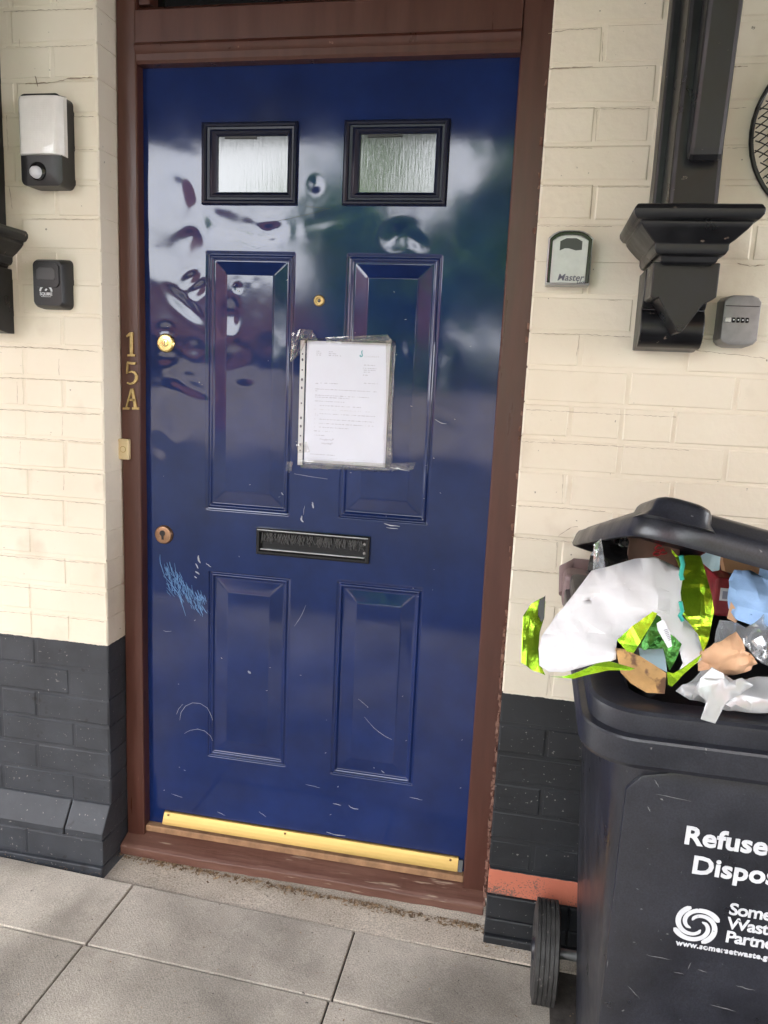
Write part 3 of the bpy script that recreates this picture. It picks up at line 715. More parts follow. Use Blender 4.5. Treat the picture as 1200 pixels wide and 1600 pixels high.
digit('house_number', 'brass figure 5 in the middle of the house number', [px([(198, 565), (212, 566), (211, 570), (198, 569)]), px([(197.5, 567), (200, 567), (199, 584), (196.5, 584)])] + ribbon(c5, [.0015, .0025, .0032, .0042, .0042, .0034, .0024, .0022]))
digit('house_number', 'brass letter A at the bottom of the house number', [px([(203.5, 607), (206.5, 607), (198.5, 637), (195.5, 637)]), px([(204, 607), (208, 607), (214, 637), (209, 637)]), px([(200.5, 623), (210.5, 623), (210.9, 626.5), (200, 626.5)]),
      px([(191.5, 636.5), (202, 636.5), (202, 640), (191.5, 640)]), px([(206, 636.5), (217, 636.5), (217, 640), (206, 640)])])
c0, c1 = P(188, 685, y=FY), P(204, 718, y=FY)
bell = thing('doorbell', 'small cream doorbell push on the left jamb under the house number', 'doorbell', ((c0[0] + c1[0]) / 2, FY, c1[2]))
bm = B(); box(bm, c0[0], c1[0] + .001, FY - .012, FY + .001, c1[2], c0[2]); obj('bell_case', bm, M_cream, bell, bevel=.0025)
cc = ((c0[0] + c1[0]) / 2, FY - .012, (c0[2] + c1[2]) / 2)
bm = B(); lathe(bm, [(.0082, -.001), (.0082, .0006)], cc, 'y', 24, -1); obj('bell_ring', bm, M_brassdull, bell, smooth=40)
bm = B(); lathe(bm, [(.0068, 0), (.0066, .0016), (.004, .0024)], cc, 'y', 24, -1); obj('bell_push', bm, M_cream, bell, smooth=40)

# cracked and grimy joints in the painted brickwork
M_crack = mat('joint_grime', (.22, .17, .12), .9, c2=(.52, .43, .32), vscale=60)
def crack(root, px_, w_, y=WALL_Y):
    pts = []
    for (u0, v0), (u1, v1) in zip(px_, px_[1:]):
        n_ = max(2, int(math.hypot(u1 - u0, v1 - v0) / 4))
        for i in range(n_): pts.append((u0 + (u1 - u0) * i / n_ + random.uniform(-.5, .5), v0 + (v1 - v0) * i / n_ + random.uniform(-.7, .7)))
    bm = B(); prev = None
    for i, (u, v) in enumerate(pts):
        p = P(u, v, y=y - .0016); q_ = w_ * random.uniform(.2, 1.5)
        a = pts[min(i + 1, len(pts) - 1)]; b_ = pts[max(0, i - 1)]; d = np.array([a[0] - b_[0], a[1] - b_[1]]); d = d / (np.linalg.norm(d) + 1e-9)
        cur = (bm.verts.new((p[0] + d[1] * q_, p[1], p[2] + d[0] * q_)), bm.verts.new((p[0] - d[1] * q_, p[1], p[2] - d[0] * q_)))
        if prev: bm.faces.new((prev[0], prev[1], cur[1], cur[0]))
        prev = cur
    obj('joint_crack', bm, M_crack, root, recalc=False)
for px_, w_ in [([(40, 131), (85, 129), (110, 122), (149, 121)], .0011), ([(55, 118), (60, 140)], .0010), ([(30, 60), (31, 78)], .0006), ([(5, 18), (60, 16), (149, 14)], .0005), ([(10, 74), (80, 73), (149, 70)], .0004),
                ([(10, 180), (13, 240)], .0004), ([(14, 290), (20, 330)], .0006), ([(112, 182), (150, 182)], .0005), ([(112, 234), (150, 233)], .0004), ([(50, 342), (150, 343)], .0004), ([(0, 541), (80, 544), (157, 550)], .0006),
                ([(0, 590), (60, 592), (158, 598)], .0005), ([(92, 560), (92, 590)], .0004), ([(0, 640), (90, 645), (160, 648)], .0005), ([(27, 596), (27, 636)], .0004), ([(98, 648), (97, 686)], .0004), ([(0, 682), (100, 688), (161, 692)], .0005), ([(32, 690), (31, 728)], .0004),
                ([(0, 730), (60, 735), (162, 742)], .0005), ([(100, 742), (99, 770)], .0005), ([(0, 775), (160, 788)], .0005), ([(0, 822), (162, 836)], .0004), ([(0, 868), (165, 882)], .0005), ([(0, 914), (166, 930)], .0004), ([(0, 955), (167, 972)], .0005)]: crack(wl, px_, w_)
for px_, w_ in [([(857, 52), (890, 46), (938, 45)], .0005), ([(857, 108), (880, 106), (930, 104)], .0009), ([(942, 50), (941, 100)], .0004), ([(860, 168), (940, 170), (1030, 170)], .0004), ([(848, 231), (930, 231)], .0005), ([(933, 172), (930, 226)], .0004), ([(842, 291), (930, 292), (1020, 292)], .0004),
                ([(925, 294), (922, 348)], .0004), ([(840, 353), (960, 354)], .0004), ([(1140, 105), (1172, 103)], .0008), ([(1136, 170), (1170, 168)], .0004), ([(1130, 231), (1172, 231)], .0004), ([(1152, 411), (1172, 416), (1200, 414)], .0009), ([(950, 470), (975, 469)], .0004), ([(832, 521), (905, 522), (990, 527)], .0004),
                ([(906, 524), (900, 560)], .0004), ([(1020, 540), (1200, 560)], .0004), ([(822, 640), (900, 644), (1060, 652)], .0004), ([(815, 690), (940, 696), (1080, 704)], .0004), ([(880, 742), (878, 790)], .0004), ([(800, 790), (880, 794), (950, 800)], .0005), ([(800, 838), (905, 848)], .0004), ([(870, 846), (869, 890)], .0004),
                ([(872, 838), (893, 824), (908, 822)], .0007), ([(798, 890), (880, 896)], .0005), ([(860, 1080), (858, 1050)], .0004)]: crack(wr, px_, w_)

# ================================================================== things on the walls
def xz(u, v, y): p = P(u, v, y=y); return p[0], p[2]
# --- security light
yb, yf = WALL_Y, -.168
x0, z1 = xz(25, 147, yf); x1, _ = xz(90, 200, yf); _, z0 = xz(60, 286, yf); _, zm = xz(60, 243, yf)
sl = thing('security_light', 'black wall light with a frosted lens and motion sensor, upper left of the door', 'wall light', ((x0 + x1) / 2, WALL_Y, z0))
bm = B()
def rr_y(x0, x1, z0, z1, r, y, n=5): return [(p[0], y, p[1]) for p in rrect(x0, x1, z0, z1, r, n)]
loft(bm, [rr_y(x0 + .004, x1 + .004, z0 - .004, z1 + .004, .014, yb + .004), rr_y(x0 + .001, x1 + .004, z0 - .004, z1 + .003, .014, yb - .05), rr_y(x0 + .006, x1 - .002, z0 + .003, z1 - .003, .012, yf + .006), rr_y(x0 + .02, x1 - .02, z0 + .02, zm, .006, yf + .003)])
obj('light_body', bm, M_black, sl, smooth=40)
bm = B()
n_ = 22
prof_ = []
for i in range(n_ + 1):
    t_ = i / n_; xx = x0 - .0005 + (x1 + .0085 - x0) * t_; yy = yf - .001 - .004 * math.sin(math.pi * t_) + .013 * max(0, (t_ - .85) / .15) ** 2 + .010 * max(0, (.1 - t_) / .1) ** 2
    prof_.append((xx, yy))
rows = []
zz_ = [zm + .0015, zm + .004, z1 - .012, z1 - .004, z1]
ofs = [.004, 0, 0, .003, .014]
for zz, of in zip(zz_, ofs): rows.append([bm.verts.new((p[0], p[1] + of, zz)) for p in prof_] + [bm.verts.new((x1 + .006, yb - .03, zz)), bm.verts.new((x0 + .002, yb - .03, zz))])
for a, b_ in zip(rows, rows[1:]):
    for i in range(len(a)): bm.faces.new((a[i], a[(i + 1) % len(a)], b_[(i + 1) % len(a)], b_[i]))
bm.faces.new(rows[0][::-1]); bm.faces.new(rows[-1])
lens = obj('light_lens', bm, M_lens, sl, smooth=35)
wvn = N(M_lens, 'ShaderNodeTexVoronoi'); wvn.inputs['Scale'].default_value = 260; wvn.inputs['Randomness'].default_value = 0
tcx = N(M_lens, 'ShaderNodeTexCoord'); bb = N(M_lens, 'ShaderNodeBump'); bb.inputs['Strength'].default_value = .6; bb.inputs['Distance'].default_value = .001
L(M_lens, tcx.outputs['Object'], wvn.inputs['Vector']); L(M_lens, wvn.outputs['Distance'], bb.inputs['Height']); L(M_lens, bb.outputs[0], M_lens.node_tree.nodes['Principled BSDF'].inputs['Normal'])
sx, sz = xz(54, 268, yf - .01)
bm = B(); lathe(bm, [(.021, -.02), (.020, .004), (.016, .007)], (sx, yf + .004, sz + .004), 'y', 28, -1); ss = obj('sensor_socket', bm, M_blackgloss, sl, smooth=40)
bm = B(); lathe(bm, [(.0135, 0), (.0135, .004), (.012, .010), (.008, .0145), (.003, .016)], (sx, yf - .002, sz), 'y', 24, -1); obj('sensor_dome', bm, M_white, ss, smooth=60)
# --- black key safe
yf = -.146
x0, z1 = xz(49, 404, yf); x1, _ = xz(97, 440, yf); _, z0 = xz(70, 480, yf)
ks = thing('key_safe', 'black key safe with an arched white logo under the wall light', 'key safe', ((x0 + x1) / 2, WALL_Y, z0), 'key safes on the wall')
bm = B(); loft(bm, [rr_y(x0 - .003, x1 + .007, z0 - .003, z1 + .003, .012, WALL_Y + .003), rr_y(x0 - .001, x1 + .004, z0, z1, .012, yf + .01), rr_y(x0 + .003, x1 - .002, z0 + .004, z1 - .004, .011, yf)])
obj('safe_body', bm, M_black, ks, smooth=40)
bm = B(); loft(bm, [rr_y(x0 + .006, x1 - .006, z0 + .045, z1 - .009, .012, yf + .002), rr_y(x0 + .007, x1 - .007, z0 + .046, z1 - .010, .011, yf - .003)]); cv = obj('dial_cover', bm, M_black, ks, smooth=40)
bm = B(); wx0, wz1 = xz(56, 417, yf - .004); wx1, wz0 = xz(86, 437, yf - .004)
prism(bm, [(wx0 + .002, wz0), (wx1 - .004, wz0 - .001), (wx1, wz0 + .004), (wx1, wz1 - .006), (wx1 - .008, wz1), (wx0 + .008, wz1), (wx0, wz1 - .006), (wx0, wz0 + .002)], yf - .0042, yf - .001); obj('grip_panel', bm, mat('charcoal_plastic', (.055, .055, .058), .35, vary=.1), cv, bevel=.001)
bm = B(); ax, az_ = xz(72, 455.5, yf)
arc = [(ax + .0150 * math.cos(a), az_ + .0135 * math.sin(a)) for a in np.linspace(0, math.pi, 19)]
for q_ in ribbon(arc, [.0021] * 19): prism(bm, q_, yf - .0012, yf - .0002)
prism(bm, [(ax - .003, az_ + .003), (ax, az_ + .001), (ax + .004, az_ + .005), (ax + .001, az_ + .007)], yf - .0012, yf - .0002)
add_text(bm, 'SQUIRE', .0098, ax, yf - .0006, az_ - .0088, bold=.00022, align='CENTER')
for i in range(12): bm.faces.new([bm.verts.new((ax - .013 + .0022 * i + a * .0016, yf - .0007, az_ - .0125 + b_ * .0014)) for a, b_ in ((0, 0), (1, 0), (1, 1), (0, 1))])
obj('logo', bm, M_white, ks)
# --- silver key safe
yf = -.150
x0, z1 = xz(858, 358, yf); x1, z0 = xz(921, 446, yf)
ks = thing('key_safe', 'silver fronted key safe with black surround right of the door frame', 'key safe', ((x0 + x1) / 2, WALL_Y, z0), 'key safes on the wall')
def arch(x0, x1, z0, z1, rise, r, n=9):
    pts = [(x0, z0), (x1, z0), (x1, z1 - rise)]
    for i in range(n + 1):
        t_ = i / n; xx = x1 + (x0 - x1) * t_; s_ = abs(2 * t_ - 1); zz = z1 - rise * s_ ** 3.2
        pts.append((xx, zz))
    return pts
bm = B(); prism(bm, arch(x0, x1, z0, z1, .016, 0), yf + .004, WALL_Y + .003); obj('safe_body', bm, M_chrome, ks, bevel=.003)
bm = B(); prism(bm, arch(x0 + .003, x1 - .002, z0 + .004, z1 - .003, .016, 0), yf - .001, yf + .006); sr = obj('surround', bm, M_blackgloss, ks, bevel=.002)
bm = B(); prism(bm, arch(x0 + .0095, x1 - .0095, z0 + .002, z1 - .011, .012, 0), yf - .006, yf + .002); fp = obj('front_panel', bm, M_chrome, ks, bevel=.0025)
bm = B(); a0, b1 = xz(876, 372, yf - .006); a1, b0 = xz(909, 392, yf - .006)
prism(bm, [(a0, b0), (a0 + .010, b0 + .0045), (a0 + .018, b0 + .0045), (a1 - .012, b0 + .0005), (a1, b0 + .002), (a1, b1 - .006), (a1 - .012, b1), (a0 + .012, b1), (a0, b1 - .006)], yf - .0068, yf - .004); obj('dial_shutter', bm, mat('dark_shutter', (.03, .034, .036), .3, vary=.1), fp)
bm = B(); tx, tz = xz(870, 438, yf - .006)
add_text(bm, 'Master', .0188, tx, yf - .0064, tz, bold=.00028, shear=.25, spacing=1.0); add_text(bm, 'Lock', .0085, tx + .040, yf - .0064, tz - .0055, bold=.0003, shear=.25)
obj('brand_lettering', bm, M_inkdark, fp)
# --- grey key safe
yf = -.162
x0, z1 = xz(1134, 462, yf); x1, z0 = xz(1181, 540, yf)
ks = thing('key_safe', 'small grey key safe with four number dials right of the black bracket', 'key safe', ((x0 + x1) / 2, WALL_Y, z0), 'key safes on the wall')
def cap8(x0, x1, z0, z1, a, b_): return [(x0 + a, z0), (x1 - a, z0), (x1 - a * .35, z0 + b_ * .35), (x1, z0 + b_), (x1, z1 - b_), (x1 - a * .35, z1 - b_ * .35), (x1 - a, z1), (x0 + a, z1), (x0 + a * .35, z1 - b_ * .35), (x0, z1 - b_), (x0, z0 + b_), (x0 + a * .35, z0 + b_ * .35)]
bm = B(); loft(bm, [[(p[0], y, p[1]) for p in cap8(x0 - d, x1 + d, z0 - d, z1 + d, .018, .012)] for y, d in ((WALL_Y + .003, .004), (yf + .006, .002), (yf + .001, .0), (yf, -.002))]); obj('safe_body', bm, M_greymetal, ks, smooth=30)
bm = B(); zl = z1 - .020; box(bm, x0 + .002, x1 - .002, yf - .0006, yf + .001, zl, zl + .0016); obj('lid_seam', bm, M_black, ks)
zd = (z0 + z1) / 2 + .001
bm = B(); box(bm, x0 + .003, x0 + .014, yf - .004, yf + .001, zd - .005, zd + .005); obj('release_button', bm, M_chrome, ks, bevel=.0012)
for i in range(4):
    bm = B(); xx = x0 + .0195 + .0085 * i; lathe(bm, [(.0052, -.0028), (.0055, 0), (.0052, .0028)], (xx, yf + .0015, zd), 'x', 14); dl = obj('number_dial', bm, M_black, ks, smooth=40)
    bm = B(); box(bm, xx - .0013, xx + .0013, yf - .0046, yf - .0038, zd - .0012, zd + .0012); obj('dial_mark', bm, M_white, dl)
# --- wire dome
cx_, cz_ = xz(1316, 207, WALL_Y); rad = .166
wd = thing('wire_guard', 'round domed black wire mesh guard at the right edge of the wall', 'wire guard', (cx_, WALL_Y, cz_))
bm = B()
def dome(u, v): r2 = u * u + v * v; return (cx_ + u * rad, WALL_Y - .006 - .07 * math.sqrt(max(0, 1 - r2)), cz_ + v * rad)
st = .075
for fam in (1, -1):
    for k in range(-24, 25):
        pts = []
        for i in range(41):
            s_ = -1.4 + 2.8 * i / 40; u = s_ * .80 + k * st * .6; v = fam * s_ * .6 - fam * k * st * .8
            if u * u + v * v < .985: pts.append(dome(u, v))
        if len(pts) > 2: tube(bm, pts, .0013, 5)
obj('wire_mesh', bm, M_black, wd)
bm = B(); tube(bm, [(cx_ + rad * math.cos(a), WALL_Y - .008, cz_ + rad * math.sin(a)) for a in np.linspace(0, 2 * math.pi, 49)], .0045, 8); obj('rim_wire', bm, M_black, wd)

CZ_ = 2.80
# --- timber bracket on its corbel (local frame: x from the block centre, y from the wall, z from the cap top)
def bracket_parts(root):
    # cap: moulding swept round three sides; profile (projection, z)
    PY = .20
    capw = .041
    prof = [(.000, -.096), (.006, -.092), (.010, -.082), (.018, -.080), (.022, -.072), (.022, -.062), (.030, -.056), (.046, -.040), (.052, -.032), (.052, -.028), (.060, -.026), (.066, -.018), (.067, -.010), (.062, -.002), (.054, .0), (-.02, .0)]
    bm = B(); rings = []
    for d, z in prof: rings.append([(-capw - d, .003, z), (-capw - d, -PY - d * .8, z), (capw + d, -PY - d * .8, z), (capw + d, .003, z)])
    loft(bm, rings); cap = obj('corbel_cap', bm, M_timber, root, smooth=32, local=True, bevel=.0025)
    # back block with roll and the pendant front board
    bm = B()
    prof = [(.003, -.09), (-.095, -.09), (-.095, -.150), (-.088, -.162)]
    for a in np.linspace(60, -110, 9): prof.append((-.062 - .036 * math.cos(R(a)) * 1.0, -.200 + .040 * math.sin(R(a))))
    prof += [(-.02, -.243), (.003, -.243)]
    prismx(bm, prof, -.060, .060); obj('scroll_block', bm, M_timber, root, smooth=35, local=True, bevel=.002)
    bm = B()
    prism(bm, [(-.058, -.09), (-.058, -.152), (-.050, -.156), (-.044, -.153), (-.004, -.214), (.0, -.216), (.004, -.214), (.036, -.164), (.050, -.156), (.058, -.150), (.058, -.09)], -.185, -.096)
    obj('pendant', bm, M_timber, root, local=True, bevel=.002)
    bm = B(); box(bm, -.056, .050, -.06, .003, .0005, CZ_ - ZCB - .004); subd(bm, 8); wobble(bm, .001); obj('wall_post', bm, M_timber, root, local=True, bevel=.005)
    bm = B(); box(bm, -.041, .045, -.17, -.058, .0005, CZ_ - ZCB - .006); subd(bm, 8); wobble(bm, .001); obj('post', bm, M_timber, root, local=True, bevel=.008)
    # brace with a rounded foot, leaning out to the canopy
    bm = B()
    pr = [(-.165, 1.14), (-.165, .115), (-.172, .100)] + [(-.19 - .018 * math.sin(R(a)), .090 - .02 * math.cos(R(a)) + .01) for a in (0, 30, 60, 90)] + [(-.215, .15), (-.24, .35), (-.285, .62), (-.40, 1.14)]
    prismx(bm, pr, -.020, .037); obj('brace', bm, M_timber, root, local=True, bevel=.008)
cx0, cz0 = xz(1071, 328, WALL_Y - .20)
XCB = .5 * (xz(1017, 430, WALL_Y - .19)[0] + xz(1128, 430, WALL_Y - .19)[0]); ZCB = cz0 + .002
br = thing('timber_bracket', 'black painted timber bracket on a moulded corbel right of the door', 'bracket', (XCB, WALL_Y, ZCB), 'canopy brackets')
bracket_parts(br)
b2_ = br.copy(); col.objects.link(b2_)
for ch in br.children:
    c_ = ch.copy(); col.objects.link(c_); c_.parent = b2_
b2_['label'] = 'black painted timber bracket cut off by the left edge of the photo'
b2_.location.x = xz(47, 372, WALL_Y)[0] - .112; b2_.location.z = xz(20, 333, WALL_Y - .2)[1]

# ================================================================== wheelie bin
GX0, GX1 = 1.070, 1.650; BXC = (GX0 + GX1) / 2
GY0, GY1 = -.900, -.165            # rim front / back
ZR = .882
bn = thing('wheelie_bin', 'overfull charcoal wheelie bin with white lettering and its lid propped open', 'wheelie bin', (BXC, -.5, gz(BXC, -.5)))
zg = gz(1.3, -.5)
bm = B()
def ring(ix, fy, by, z, r): return [(p[0], p[1], z) for p in rrect(GX0 + ix, GX1 - ix, GY0 + fy, GY1 - by, r, 7)]
rings = []
for t_ in np.linspace(0, 1, 12):
    z = .845 + (zg + .03 - .845) * t_; rings.append(ring(.036 + .052 * t_, .036 + .085 * t_, .03 + .10 * max(0, t_ - .7) / .3, z, .055))
rings.append(ring(.10, .14, .15, zg + .012, .045))
loft(bm, rings, False, True); obj('bin_body', bm, M_bin, bn, smooth=45)
# front panel, a little proud of the body
def fy(z): return GY0 + .036 + .085 * (.845 - z) / (.845 - zg - .03)
bm = B(); fr_ = []
pz0, pz1 = zg + .05, .800
def pan(d, off):
    pts = []
    for (px_, pz_) in [(GX0 + .062 + d, pz0 + d), (GX1 - .10 - d, pz0 + d), (GX1 - .062 - d, pz1 - .05), (GX1 - .075 - d, pz1 - d), (BXC, pz1 - d), (GX0 + .12, pz1 - .010 - d), (GX0 + .075, pz1 - .022 - d), (GX0 + .057 + d, pz1 - .045 - d)]:
        pts.append((px_, fy(pz_) - off, pz_))
    return pts
loft(bm, [pan(0, -.004), pan(0, .0025), pan(.003, .004)], False, True); obj('front_panel', bm, M_bin, bn, smooth=40)
# rim
bm = B(); rings = []
for o_, z in ((.040, ZR - .075), (.050, ZR - .06), (.056, ZR - .012), (.050, ZR - .004), (.042, ZR - .002), (.010, ZR + .0), (.004, ZR - .001), (.0005, ZR - .005), (.0, ZR - .009), (.001, ZR - .031), (-.007, ZR - .033), (-.0085, ZR - .036), (-.009, ZR - .066), (-.006, ZR - .072), (.03, ZR - .074), (.040, ZR - .076)):
    rings.append([(p[0], p[1], z) for p in rrect(GX0 + o_, GX1 - o_, GY0 + o_, GY1 - o_, max(.03, .066 - o_ * .3), 8)])
loft(bm, rings, False, False); obj('rim', bm, M_bin, bn, smooth=24)
# rear handle and hinge
bm = B(); tube(bm, [(GX0 - .004, GY1 - .03, ZR - .05), (GX0 - .006, GY1 + .015, ZR - .005), (GX0 + .01, GY1 + .025, ZR + .002), (BXC, GY1 + .026, ZR + .002), (GX1, GY1 + .025, ZR), (GX1 + .004, GY1 - .03, ZR - .05)], .015, 12); obj('handle', bm, M_hinge, bn, smooth=60)
hx0, hz1 = xz(884, 903, -.2); 
bm = B(); box(bm, GX0 - .012, GX0 + .045, GY1 - .06, GY1 + .02, ZR - .075, ZR + .0); obj('handle_grip', bm, M_hinge, bn, bevel=.012, seg=3)
# lid
LID = Matrix.Translation((BXC, GY1 + .01, .868)) @ Matrix.Rotation(R(12), 4, 'Y') @ Matrix.Rotation(R(-13.5), 4, 'X')
bm = B(); rings = []
hw, dp = .300, .765
def lr(o_, z, r=.075): return [(p[0], p[1], z) for p in rrect(-hw + o_, hw - o_, -dp + o_, -o_ * .5, max(.02, r - o_ * .5), 8)]
for o_, z in ((.06, .020), (.012, .012), (.006, .0), (.0, -.001), (-.003, .004), (.0, .024), (.003, .031), (.014, .036), (.018, .043), (.05, .051), (.14, .058), (.25, .060)): rings.append(lr(o_, z))
loft(bm, rings, True, True); bm.transform(LID); lid = obj('lid', bm, M_bin, bn, smooth=50)
for sx_ in (-1, 1):
    bm = B()
    c_ = sx_ * .256
    rings = [[(p[0], p[1], z) for p in rrect(c_ - .034 + o_, c_ + .034 - o_, -dp - .006 + o_ * .8, -dp + .15 - o_ * 2, max(.006, .024 - o_ * .5), 6)] for o_, z in ((-.010, .024), (-.002, .033), (.0, .044), (.003, .049), (.010, .052), (.020, .053))]
    loft(bm, rings, True, True)
    bm.transform(LID); obj('lid_grip', bm, M_bin, lid, smooth=50)
# wheels
def wheel(sgn, xc):
    wy, wz, wr_ = -.240, gz(1.1, -.24) + .108, .108
    bm = B(); hw_ = .027
    pr = [(.060, -hw_ * .8), (.072, -hw_), (.092, -hw_), (.102, -hw_ * .86)]
    for k in range(5):
        a = -hw_ * .74 + k * hw_ * .37
        pr += [(wr_, a - .0035), (wr_, a + .0035), (wr_ - .003, a + .0042)] if k < 4 else [(wr_, a - .0035), (wr_, a + .0030)]
    pr += [(.102, hw_ * .86), (.092, hw_), (.072, hw_), (.060, hw_ * .8)]
    lathe(bm, pr, (xc, wy, wz), 'x', 48, 1)
    wh = obj('wheel', bm, M_tyre, bn, smooth=35)
    bm = B(); lathe(bm, [(.062, -.012), (.062, .012), (.03, .018), (.022, .030), (.012, .031)], (xc, wy, wz), 'x', 32, sgn); obj('hub', bm, M_bin, wh, smooth=35)
    return wh
wheel(-1, 1.088); wheel(1, GX1 - .018)
bm = B(); tube(bm, [(1.08, -.24, gz(1.1, -.24) + .108), (GX1 - .01, -.24, gz(1.1, -.24) + .108)], .011, 12); obj('axle', bm, M_greymetal, bn, smooth=60)
# lettering
def bin_scrapes():
    for (u, v, u2, v2) in [(1010, 1492, 1050, 1500), (1052, 1418 + 100, 1068, 1522), (1074, 1515, 1080, 1504), (1090, 1515, 1105, 1519), (1012, 1260, 1016, 1268), (1030, 1230, 1022, 1218), (1024, 1240, 1080, 1252), (950, 1500, 948, 1512), (980, 1540, 1000, 1560), (994, 1388, 998, 1390), (1150, 1540, 1180, 1548), (1000, 1420, 1004, 1421), (1110, 1570, 1150, 1580)]:
        bm = B(); p0, p1 = fyt(u, v), fyt(u2, v2); d = p1 - p0; l = np.linalg.norm(d); nn = np.array([-d[2], 0, d[0]]) / l * random.uniform(.0003, .0007); pts = []
        for i in range(7): t_ = i / 6; c_ = p0 + d * t_ + nn * random.uniform(-1, 1); w_ = math.sin(math.pi * (t_ * .9 + .05)); pts.append((c_ + nn * w_, c_ - nn * w_))
        for a, b_ in zip(pts, pts[1:]): bm.faces.new([bm.verts.new(tuple(q_)) for q_ in (a[0], a[1], b_[1], b_[0])])
        obj('scrape', bm, M_scrape, bn, recalc=False)
M_fade = mat('faded_white_print', (.56, .58, .61), .55, vary=.10, vscale=30, speck=((.07, .07, .08), 140, .665))
M_scrape = mat('grey_scrape', (.12, .12, .125), .6, vary=.4, vscale=200)
tl = math.degrees(math.atan(.085 / (.845 - zg - .03)))
def fyt(u, v):
    y = -.87
    for _ in range(4): p = P(u, v, y=y); y = fy(p[2]) - .0046
    return P(u, v, y=y)
bin_scrapes()
def btxt(bm, s, u, v, size, **k): p = fyt(u, v); add_text(bm, s, size, p[0], p[1], p[2], tilt=tl, **k)
for s_, u, v, size, bold, sp, nm in (('Refuse', 1067, 1317, .0375, .0011, 1.02, 'lettering'), ('Disposal', 1079, 1363, .0375, .0011, 1.02, 'lettering'), ('Somerset', 1138, 1428, .0256, .0005, .90, 'council_name'),
        ('Waste', 1135, 1450, .0256, .0005, .90, 'council_name'), ('Partnership', 1132, 1471, .0256, .0005, .90, 'council_name'), ('www.somersetwaste.gov.uk', 1056, 1476, .0118, .0004, 1.08, 'web_address')):
    bm = B(); btxt(bm, s_, u, v, size, bold=bold, spacing=sp); obj(nm, bm, M_fade, bn)
bm = B(); p = fyt(1088, 1445)
T_ = Matrix.Translation(p) @ Matrix.Rotation(R(90 + tl), 4, 'X')
LR = .0320
for k in range(4):                       # four thick arcs winding out from an open centre
    pin, pout = [], []
    for i in range(25):
        t_ = i / 24; a = R(20 + 90 * k) + R(205) * t_
        rc = LR * (.885 - .60 * t_ ** 1.25); hw2 = LR * (.125 - .045 * t_) * min(1, (1 - t_) * 9 + .25)
        hw2 *= min(1, t_ * 12 + .45)
        pin.append(((rc - hw2) * math.cos(a), (rc - hw2) * math.sin(a))); pout.append(((rc + hw2) * math.cos(a), (rc + hw2) * math.sin(a)))
    for i in range(24):
        bm.faces.new([bm.verts.new(T_ @ Vector((q_[0], q_[1], .0004))) for q_ in (pin[i], pin[i + 1], pout[i + 1], pout[i])])
obj('swirl_logo', bm, M_fade, bn, recalc=False)

